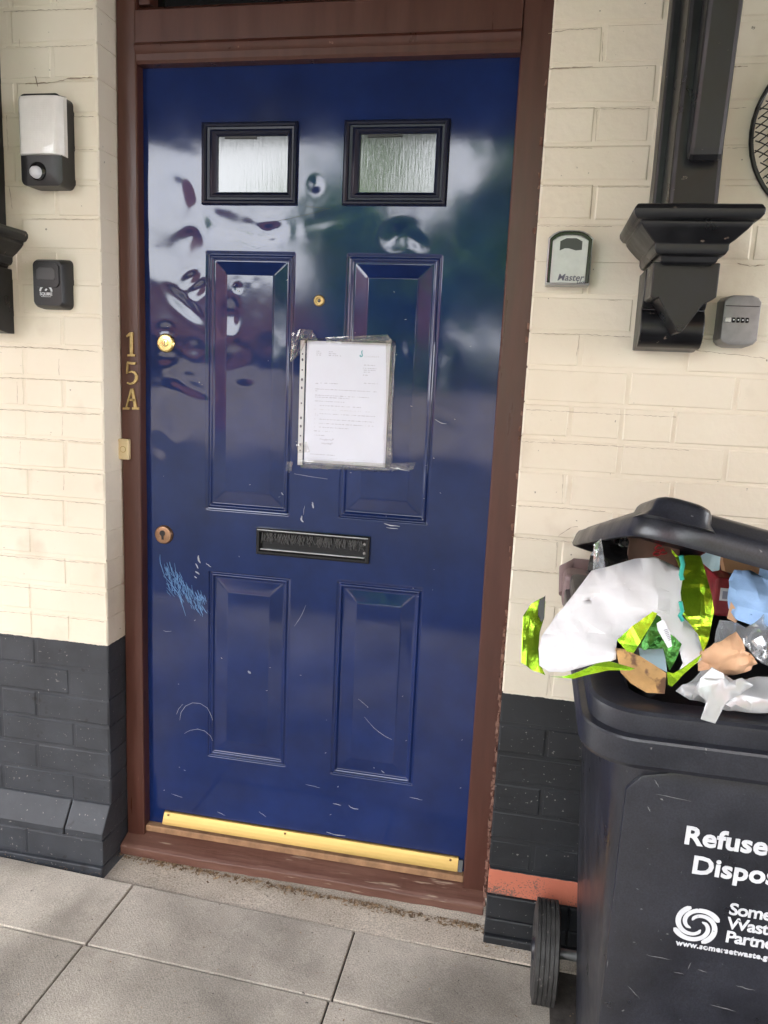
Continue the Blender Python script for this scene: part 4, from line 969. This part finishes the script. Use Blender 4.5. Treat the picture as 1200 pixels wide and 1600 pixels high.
# ================================================================== rubbish
def crumple(bm, outline, y0, ty=0, tx=0, amp=.01, folds=7, cell=.010, bulge=0, seed=0, th=.0008, curl=0, center=None, bend=None, ridge=0, nz=1.):
    """a sheet cut to an outline surveyed on the plane y0 at its own centre; ty/tx tilt it, folds crease it"""
    r_ = random.Random(seed)
    pts = [P(u, v, y=y0) for u, v in outline]; pc = np.mean(pts, axis=0) if center is None else P(*center, y=y0)
    def ysurf(x, z): return y0 + ty * (z - pc[2]) + tx * (x - pc[0])
    real = []
    for (u, v) in outline:
        y = y0
        for _ in range(6): p = P(u, v, y=y); y = ysurf(p[0], p[2])
        real.append(p)
    b2 = bmesh.new(); f = b2.faces.new([b2.verts.new(tuple(p)) for p in real]); bmesh.ops.triangulate(b2, faces=[f])
    xs = [p[0] for p in real]; zs = [p[2] for p in real]
    for k in range(int((max(xs) - min(xs)) / cell) + 1):
        bmesh.ops.bisect_plane(b2, geom=b2.verts[:] + b2.edges[:] + b2.faces[:], plane_co=(min(xs) + k * cell + r_.random() * .001, 0, 0), plane_no=(1, 0, r_.uniform(-.06, .06)))
    for k in range(int((max(zs) - min(zs)) / cell) + 1):
        bmesh.ops.bisect_plane(b2, geom=b2.verts[:] + b2.edges[:] + b2.faces[:], plane_co=(0, 0, min(zs) + k * cell + r_.random() * .001), plane_no=(r_.uniform(-.02, .02), 0, 1))
    W_, H_ = max(xs) - min(xs), max(zs) - min(zs)
    F = [(math.cos(a), math.sin(a), r_.uniform(-.4, .4), r_.uniform(.4, 1) * r_.choice((-1, 1))) for a in [r_.uniform(0, math.pi) for _ in range(folds)]]
    for a, b_, c_, s_ in F:           # real crease edges along every fold
        no = Vector((a / W_, 0, b_ / H_)); k_ = c_ / no.length_squared
        bmesh.ops.bisect_plane(b2, geom=b2.verts[:] + b2.edges[:] + b2.faces[:], plane_co=(pc[0] + no.x * k_, 0, pc[2] + no.z * k_), plane_no=no)
    bmesh.ops.triangulate(b2, faces=b2.faces[:])
    D = []
    for v in b2.verts:
        u_, w_ = (v.co.x - pc[0]) / (W_ + 1e-6), (v.co.z - pc[2]) / (H_ + 1e-6)
        d = sum(s_ * abs(a * u_ + b_ * w_ - c_) for a, b_, c_, s_ in F) / max(1, folds) ** .5
        d += nz * .3 * vnoise(v.co.x + seed, v.co.z, 28) + nz * .2 * vnoise(v.co.x, v.co.z + seed, 70) + ridge * (abs(vnoise(v.co.x + seed, v.co.z + .3 * v.co.x, 24)) + .5 * abs(vnoise(v.co.x - .4 * v.co.z, v.co.z + seed, 52)))
        D.append(d)
    md_ = float(np.median(D)); mean_lim = .45
    for v, d in zip(b2.verts, D):
        u_, w_ = (v.co.x - pc[0]) / (W_ + 1e-6), (v.co.z - pc[2]) / (H_ + 1e-6)
        v.co.y += amp * max(-mean_lim, min(mean_lim, d - md_)) - bulge * (1 - min(1, u_ * u_ * 4)) * (1 - min(1, w_ * w_ * 4)) + (bend(u_, w_) if bend else 0)
    me_ = bpy.data.meshes.new('t'); b2.to_mesh(me_); b2.free(); bm.from_mesh(me_); bpy.data.meshes.remove(me_)
def paper(name, m, outline, y0, parent=None, th=.0010, label=None, cat=None, smooth=None, **k):
    bm = B(); crumple(bm, outline, y0, **k); o = obj(name, bm, m, parent, smooth=smooth); solid(o, th)
    if label: tag(o, label, cat)
    return o
# white-backed green foil wrapping paper
wp = thing('wrapping_paper', 'crumpled wrapping paper with white back and bright green foil front hanging over the bin edge', 'wrapping paper', (1.09, -.75, .9))
paper('white_sheet', M_wrap, [(843, 1042), (842, 1018), (846, 996), (866, 966), (890, 936), (925, 894), (962, 883), (990, 874), (1022, 869), (1058, 884), (1066, 900), (1063, 925), (1063, 958), (1076, 972), (1090, 990), (1097, 1024), (1060, 1045), (1052, 1052), (1064, 1030), (1058, 1010),
      (1040, 985), (1022, 956), (1008, 962), (990, 980), (964, 1000), (962, 1012), (962, 1028), (950, 1034), (932, 1036), (905, 1048), (880, 1056), (858, 1054)], -.80, wp, ty=.75, tx=.15, amp=.125, folds=20, cell=.008, ridge=.0, nz=.3, bulge=.0, seed=3, smooth=15)
paper('foil_flap', M_foil, [(1056, 872), (1075, 868), (1096, 870), (1104, 900), (1112, 930), (1116, 955), (1110, 985), (1104, 1006), (1098, 1018), (1090, 990), (1076, 972), (1064, 955), (1063, 925), (1068, 900)], -.80, wp, ty=.4, tx=.2, amp=.028, folds=8, cell=.006, seed=5, th=.0008)
paper('foil_flap', M_foil, [(816, 990), (818, 962), (830, 943), (850, 932), (852, 940), (850, 966), (843, 990), (841, 1014), (846, 1040), (852, 1052), (832, 1046), (815, 1034)], -.80, wp, ty=.3, tx=.8, amp=.022, folds=8, cell=.006, seed=9)
paper('foil_back', M_black, [(833, 946), (852, 931), (850, 966), (846, 972)], -.79, wp, ty=.3, amp=.006, folds=3, seed=4)
paper('foil_flap', M_foil, [(858, 1057), (880, 1057), (905, 1049), (935, 1036), (952, 1033), (975, 1040), (992, 1045), (985, 1048), (950, 1048), (920, 1054), (896, 1060)], -.89, wp, ty=.2, amp=.008, folds=5, cell=.005, seed=12)
paper('foil_flap', M_foil, [(964, 1000), (990, 978), (1020, 956), (1027, 958), (1012, 985), (990, 1020), (980, 1018)], -.86, wp, ty=.2, tx=-.3, amp=.012, folds=5, cell=.005, seed=14)
paper('foil_inside', M_foildark, [(1020, 956), (1032, 964), (1040, 985), (1058, 1000), (1066, 1008), (1060, 1025), (1046, 1048), (1040, 1030), (1036, 1012), (1006, 1014), (998, 1008), (1012, 985)], -.83, wp, ty=.3, amp=.02, folds=6, cell=.006, seed=16)
paper('foil_flap', M_foil, [(1044, 1070), (1042, 1050), (1052, 1052), (1062, 1046), (1097, 1022), (1090, 1034), (1068, 1052), (1050, 1073)], -.89, wp, ty=.1, amp=.008, folds=4, cell=.005, seed=18)
paper('price_tag', M_white, [(1026, 974), (1036, 968), (1047, 988), (1050, 1010), (1044, 1013), (1028, 985)], -.88, wp, ty=.2, amp=.002, folds=2, seed=2)
bm = B()
tg = [o for o in wp.children if o.name.startswith('price_tag')][0]
for i in range(7):
    p0, p1 = P(1037 + i * 1.2, 985 + i * 2.6, y=-.8815), P(1043 + i * .9, 983 + i * 2.6, y=-.8815)
    bm.faces.new([bm.verts.new((q_[0], q_[1] - .0012, q_[2] + d)) for q_, d in ((p0, 0), (p1, 0), (p1, .0008), (p0, .0008))])
obj('tag_print', bm, M_inkdark, tg, recalc=False)
bm = B(); tube(bm, [tuple(P(u, v, y=-.84)) for u, v in ((1064, 868), (1067, 882), (1064, 898), (1066, 906))], .0028, 6); obj('ribbon', bm, M_tealribbon, wp, smooth=50); bm = B(); tube(bm, [tuple(P(u, v, y=-.86)) for u, v in ((1063, 940), (1066, 955), (1062, 962), (1067, 970))], .0025, 6); obj('ribbon', bm, M_tealribbon, wp, smooth=50)
paper('foil_flap', M_foil, [(1049, 858), (1056, 866), (1068, 878), (1070, 884), (1060, 876), (1050, 864)], -.78, wp, ty=.2, amp=.004, folds=3, cell=.005, seed=22)

paper('cardboard_flap', M_cardtan, [(962, 1014), (975, 1016), (1000, 1026), (1020, 1038), (1041, 1052), (1038, 1084), (1010, 1082), (985, 1066), (970, 1050)], -.84, th=.004, ty=.5, amp=.008, folds=3, seed=31, label='stained tan cardboard piece poking over the bin rim below the wrapping paper', cat='cardboard')
paper('paper_scrap', M_paleblue, [(998, 1012), (1014, 1014), (1038, 1012), (1042, 1050), (1020, 1038), (1000, 1026)], -.80, ty=.3, amp=.006, folds=3, seed=33, label='pale blue paper scrap in the hollow of the wrapping paper', cat='paper')
def ball(name, m, outline, y0, label, cat, depth=.02, seed=0, th=.001, amp=.055, folds=14, bulge=None):
    return paper(name, m, outline, y0, th=th, amp=amp, folds=folds, cell=.006, ridge=.8, nz=.6, smooth=28, bulge=depth if bulge is None else bulge, seed=seed, ty=.35, label=label, cat=cat)
ball('crumpled_paper', M_peach, [(1092, 1050), (1096, 1020), (1112, 1000), (1134, 990), (1148, 984), (1156, 996), (1158, 1010), (1172, 1020), (1186, 1040), (1180, 1056), (1150, 1064), (1132, 1064), (1118, 1052)], -.82, 'peach crumpled paper resting by the front of the bin opening', 'paper', seed=41)
ball('crumpled_paper', M_blue, [(1144, 912), (1154, 897), (1176, 896), (1206, 908), (1222, 930), (1214, 960), (1206, 975), (1190, 985), (1170, 972), (1150, 968), (1138, 950)], -.76, 'blue crumpled paper towel at the right edge of the photo', 'paper towel', seed=43)
paper('paper_scrap', M_peach, [(1136, 966), (1142, 940), (1150, 952), (1156, 966), (1150, 974)], -.765, amp=.006, folds=3, seed=45, label='small peach paper scrap tucked under the blue paper towel', cat='paper')
ball('cellophane', M_cello, [(1110, 1000), (1124, 968), (1140, 966), (1160, 975), (1190, 955), (1230, 950), (1230, 1050), (1196, 1040), (1176, 1022), (1158, 1000), (1140, 985), (1126, 1004)], -.79, 'clear crinkled cellophane between the blue and peach papers', 'cellophane', seed=47, th=.0004, amp=.06)
ball('plastic_bag', M_film, [(1056, 1080), (1064, 1066), (1095, 1050), (1118, 1050), (1150, 1064), (1200, 1056), (1240, 1060), (1240, 1110), (1200, 1108), (1170, 1108), (1140, 1106), (1100, 1098), (1075, 1088)], -.86, 'milky white plastic bag spread along the bin rim', 'plastic bag', seed=49, th=.0005, amp=.03)
ball('plastic_strip', M_film, [(1112, 1042), (1126, 1050), (1140, 1066), (1160, 1060), (1178, 1072), (1160, 1086), (1134, 1100), (1118, 1132), (1096, 1126), (1104, 1095), (1084, 1080), (1094, 1060)], -.905, 'torn white plastic strip dangling over the bin rim', 'plastic', seed=51, th=.0005, amp=.016, bulge=.0)
paper('paper_scrap', M_white, [(1096, 1058), (1112, 1044), (1130, 1052), (1132, 1060), (1116, 1060)], -.915, amp=.004, folds=3, seed=53, label='small white paper label beside the peach crumpled paper', cat='paper')
paper('cardboard_box', M_card, [(1124, 856), (1130, 862), (1196, 876), (1190, 896), (1180, 910), (1156, 898), (1130, 892)], -.66, th=.02, ty=.1, amp=.004, folds=2, seed=55, label='brown cardboard box end under the lid at the right', cat='cardboard box')
paper('paper_scrap', M_blue, [(1190, 872), (1230, 880), (1230, 930), (1206, 910), (1184, 906)], -.70, amp=.012, folds=4, seed=56, label='blue paper piece behind the blue towel under the lid', cat='paper')
paper('paper_scrap', M_paleblue, [(1094, 868), (1116, 856), (1126, 860), (1123, 890), (1112, 892), (1098, 880)], -.72, amp=.008, folds=4, seed=57, label='light blue paper corner under the lid beside the cardboard box', cat='paper')
bm = B(); a0, b0 = xz(1112, 962, -.70); a1, b1 = xz(1150, 905, -.70); box(bm, a0, a1, -.70, -.55, b0, b1)
rp = tag(obj('red_packet', bm, M_red, bevel=.004), 'dark red packet with white label in the shade inside the bin', 'packet')
bm = B(); a0, b0 = xz(1124, 938, -.701); a1, b1 = xz(1141, 920, -.701); box(bm, a0, a1, -.7015, -.699, b0, b1); lb = obj('packet_label', bm, M_white, rp)
bm = B(); box(bm, a0 + .003, a1 - .003, -.7022, -.7014, b0 + .003, b1 - .004); obj('label_print', bm, M_ink, lb)
M_dbox = mat('dark_brown_card', (.16, .09, .065), .6, vary=.3, vscale=12)
bm = B(); a0, b0 = xz(974, 902, -.58); a1, b1 = xz(1066, 836, -.58); box(bm, a0, a1, -.58, -.5, b0, b1); db = tag(obj('food_box', bm, M_dbox, bevel=.004), 'dark brown box with red squiggles behind the white wrapping paper under the lid', 'box')
bm = B()
for u, v, rr_ in ((1030, 846, 6), (1030, 856, 6), (1026, 865, 5), (1036, 863, 5)):
    pts = [tuple(P(u + rr_ * math.cos(a) * (1 + .3 * math.sin(3 * a)), v + rr_ * .6 * math.sin(a), y=-.5815)) for a in np.linspace(0, 5.6, 14)]; tube(bm, pts, .0012, 5)
obj('red_print', bm, mat('red_print', (.45, .03, .04), .5, vary=.1), db)
paper('bag', M_blackgloss, [(918, 890), (922, 866), (934, 850), (944, 838), (958, 842), (975, 830), (985, 850), (978, 880), (984, 888), (960, 896), (930, 905)], -.62, amp=.05, folds=14, cell=.007, seed=61, label='black bin bag bunched under the left end of the lid', cat='bin bag')
paper('bag_lining', M_cello, [(928, 852), (940, 842), (944, 880), (948, 900), (926, 905)], -.66, amp=.02, folds=8, cell=.006, seed=63, label='clear plastic scrap at the left rear of the bin under the lid', cat='plastic')
# what fills the bin below: one dark bag
bm = B(); rings = []
for o_, z, in ((.075, .55), (.070, .78), (.085, .845), (.14, .865), (.22, .868)): rings.append([(p[0], p[1], z + .012 * vnoise(p[0], p[1], 22)) for p in rrect(GX0 + o_, GX1 - o_, GY0 + o_, GY1 - o_, .05, 8)])
loft(bm, rings); tag(obj('rubbish_sack', bm, M_black, smooth=60), 'black rubbish sack filling the bin beneath the loose papers', 'rubbish sack')

# ================================================================== litter along the sill
bm = B()
def flake(x, y, z, s):
    a, b_ = random.uniform(0, 6.28), random.uniform(-.6, .6)
    d = Vector((math.cos(a), math.sin(a), b_ * .5)) * s; e = Vector((-math.sin(a), math.cos(a), .3)) * s * random.uniform(.15, .5)
    c_ = Vector((x, y, z)); bm.faces.new([bm.verts.new(c_ + k) for k in (d, e, -d, -e)])
for i in range(1300):
    x = random.uniform(XL, XR + .02); x = x if random.random() < .6 else random.choice((.05, .2, .45, .62, .9)) + random.gauss(0, .04)
    x = min(max(x, XL), XR + .03)
    y = -.068 - abs(random.gauss(0, .012)); flake(x, y, gz(x, y) + .002 + random.random() * .006, random.choice((.002, .003, .004, .006, .008)))
for i in range(200):
    x, y = random.uniform(-.3, 1.5), random.uniform(-.6, -.1); flake(x, y, gz(x, y) + .002, random.uniform(.0015, .0045))
for i in range(120):
    x = random.uniform(XR, 1.3); y = -.122 - abs(random.gauss(0, .012)); flake(x, y, gz(x, y) + .003, random.uniform(.001, .004))
for i in range(60):
    x = random.uniform(XL - .4, XL); y = -.16 - abs(random.gauss(0, .008)); flake(x, y, gz(x, y) + .003, random.uniform(.001, .003))
tag(obj('leaf_litter', bm, M_straw, recalc=False), 'dry leaf and dirt flakes gathered along the foot of the door sill', 'litter', kind='stuff')

# ================================================================== the street that the gloss reflects
M_soffit = mat('dark_soffit_boards', (.030, .020, .017), .6, vary=.2, vscale=6)
bm = B()
CD, CZ = -3.4, 2.80
for k in range(22):
    y0 = WALL_Y + .11 - k * .16; box(bm, -6, 7, y0 - .156, y0, CZ, CZ + .03)
cn = thing('canopy', 'dark boarded timber canopy over the pavement in front of the door', 'canopy', (.5, -1, CZ))
obj('soffit_boards', bm, M_soffit, cn)
bm = B(); box(bm, -6, 7, CD - .04, CD, CZ - .02, CZ + .22); obj('fascia', bm, M_timber, cn, bevel=.004)
bm = B(); box(bm, -6, 7, CD - .05, .5, CZ + .225, CZ + .26); obj('canopy_roof', bm, M_asphalt, cn)
uw = thing('added_upper_storey', 'rendered wall out of view above the canopy, added to cut sky light on the pavement', 'wall', (.5, .1, 2.7))  # added wall, keeps sky light from behind off the outer pavement
bm = B(); box(bm, -6, 7, .0, .3, CZ + .262, 6.5); obj('sky_block_wall', bm, M_strip, uw)
# opposite house, out of view, made tall to block sky light
M_redbrick = mat('red_brick', (.30, .13, .09), .8, vary=.25, vscale=3)
M_roof = mat('slate_roof', (.10, .10, .11), .7, vary=.2)
hs = thing('sky_block_house', 'red brick house with a slate roof out of view across the road, made tall to block sky light', 'house', (-10, -15, -.2))
bm = B(); box(bm, -26, -11.5, -20, -12.6, -.2, 8.5); obj('house_wall', bm, M_redbrick, hs)
bm = B(); prismx(bm, [(-12.2, 8.5), (-16.3, 11.3), (-20.4, 8.5)], -26.3, -11.2); obj('house_roof', bm, M_roof, hs)
def house_windows(hs, xs, y):
    for xw in xs:
        for zw in (.9, 3.7):
            bm = B(); box(bm, xw, xw + 1.4, y, y + .1, zw, zw + 1.5); wf = obj('house_window', bm, M_white, hs)
            bm = B(); box(bm, xw + .1, xw + 1.3, y + .11, y + .13, zw + .1, zw + 1.4); obj('house_pane', bm, M_darkglass, wf)
house_windows(hs, (-24, -20.5, -17, -13.5), -12.599)
hr = thing('sky_block_terrace', 'long red brick terrace out of view across the road to the right, added to block sky light', 'house', (12, -15, -.2))  # terrace added to screen off sky light from the right
bm = B(); box(bm, 2.6, 26, -22, -15.5, -.2, 8.6); obj('house_wall', bm, M_redbrick, hr)
bm = B(); prismx(bm, [(-15.1, 8.6), (-18.8, 11.2), (-22.4, 8.6)], 2.3, 26.3); obj('house_roof', bm, M_roof, hr)
house_windows(hr, (4, 7.5, 11, 14.5, 18, 21.5), -15.499)
gr = thing('sky_gap_garage', 'low brick garage with a flat roof behind the garden wall, added to hide sky from the door reflection', 'garage', (-6, -17, -.2))  # invented block, closes the low sky gap mirrored in the door
bm = B(); box(bm, -10.5, -1.8, -20, -16.5, -.2, 3.0); obj('garage_wall', bm, M_redbrick, gr)
bm = B(); box(bm, -10.7, -1.6, -20.2, -16.3, 3.002, 3.2); obj('garage_roof', bm, M_roof, gr)
for xw in (-9.6, -6.4):
    bm = B(); box(bm, xw, xw + 2.5, -16.499, -16.42, -.1, 2.1); obj('garage_door', bm, M_timber, gr)
gw = thing('garden_wall', 'low pale garden wall across the road', 'wall', (0, -12, -.2))
bm = B(); box(bm, -8.2, 16, -12.3, -12, -.2, 1.1); obj('wall_face', bm, M_strip, gw, bevel=.01)
M_leaf = None
M_leaf = mat('tree_leaves', (.08, .20, .015), .6, c2=(.16, .34, .03), vscale=2)
M_bark = mat('bark', (.10, .07, .05), .9, vary=.3, vscale=8, bump=.6, bscale=20)
def tree(x, y, h, r, n, label, seed):
    r_ = random.Random(seed); root = thing('garden_tree', label, 'tree', (x, y, -.2), 'trees across the road')
    bm = B(); tube(bm, [(x, y, -.2), (x + .1, y, h * .3), (x, y + .1, h * .6), (x + .15, y, h * .85)], [.22, .17, .1, .04], 8)
    for k in range(6):
        a = r_.uniform(0, 6.28); tube(bm, [(x, y, h * .35), (x + math.cos(a) * r * .4, y + math.sin(a) * r * .4, h * .6), (x + math.cos(a) * r * .7, y + math.sin(a) * r * .7, h * .75)], [.08, .05, .02], 6)
    obj('trunk', bm, M_bark, root, smooth=60)
    bm = B(); cl = []
    for k in range(26):
        a, b_ = r_.uniform(0, 6.28), r_.uniform(-1, 1); q_ = r_.uniform(.35, .95); s_ = math.sqrt(1 - b_ * b_)
        cl.append((x + r * q_ * s_ * math.cos(a), y + r * q_ * s_ * math.sin(a), h * .62 + h * .38 * q_ * b_, r_.uniform(.25, .5) * r * .6))
    for i in range(n):
        c_ = r_.choice(cl); p_ = Vector((r_.gauss(c_[0], c_[3] * .6), r_.gauss(c_[1], c_[3] * .6), r_.gauss(c_[2], c_[3] * .5)))
        s_ = r_.uniform(.08, .17); u_ = Vector((r_.gauss(0, 1), r_.gauss(0, 1), r_.gauss(0, 1))).normalized(); v_ = u_.cross(Vector((r_.gauss(0, 1), r_.gauss(0, 1), r_.gauss(0, 1)))).normalized()
        bm.faces.new([bm.verts.new(p_ + k) for k in (u_ * s_, v_ * s_ * .5, -u_ * s_, -v_ * s_ * .5)])
    obj('crown', bm, M_leaf, root, recalc=False)
tree(-1.7, -13.2, 5.7, 2.5, 9000, 'leafy green tree across the road opposite the door', 1)
tree(1.1, -13.0, 6.8, 2.5, 7000, 'broad green tree across the road to the right of the door', 2)
tree(8, -14.2, 5.5, 2.8, 6000, 'tall green tree across the road furthest to the right', 3)
hg = thing('hedge', 'clipped green hedge behind the pale garden wall, added to hide sky from the door reflection', 'hedge', (2, -12.7, -.2))  # added foliage, shrinks the white sky patch mirrored at the door's right side
r_ = random.Random(5); bm = B()
for i in range(9000):
    p_ = Vector((r_.uniform(-.8, 9), r_.gauss(-12.75, .16), r_.uniform(-.1, 1.75) + r_.gauss(0, .08)))
    s_ = r_.uniform(.05, .12); u_ = Vector((r_.gauss(0, 1), r_.gauss(0, 1), r_.gauss(0, 1))).normalized(); v_ = u_.cross(Vector((r_.gauss(0, 1), r_.gauss(0, 1), r_.gauss(0, 1)))).normalized()
    bm.faces.new([bm.verts.new(p_ + k) for k in (u_ * s_, v_ * s_ * .6, -u_ * s_, -v_ * s_ * .6)])
obj('foliage', bm, M_leaf, hg, recalc=False)
bm = B(); box(bm, -.7, 8.9, -12.9, -12.6, -.2, 1.6); obj('twigs', bm, M_bark, hg)
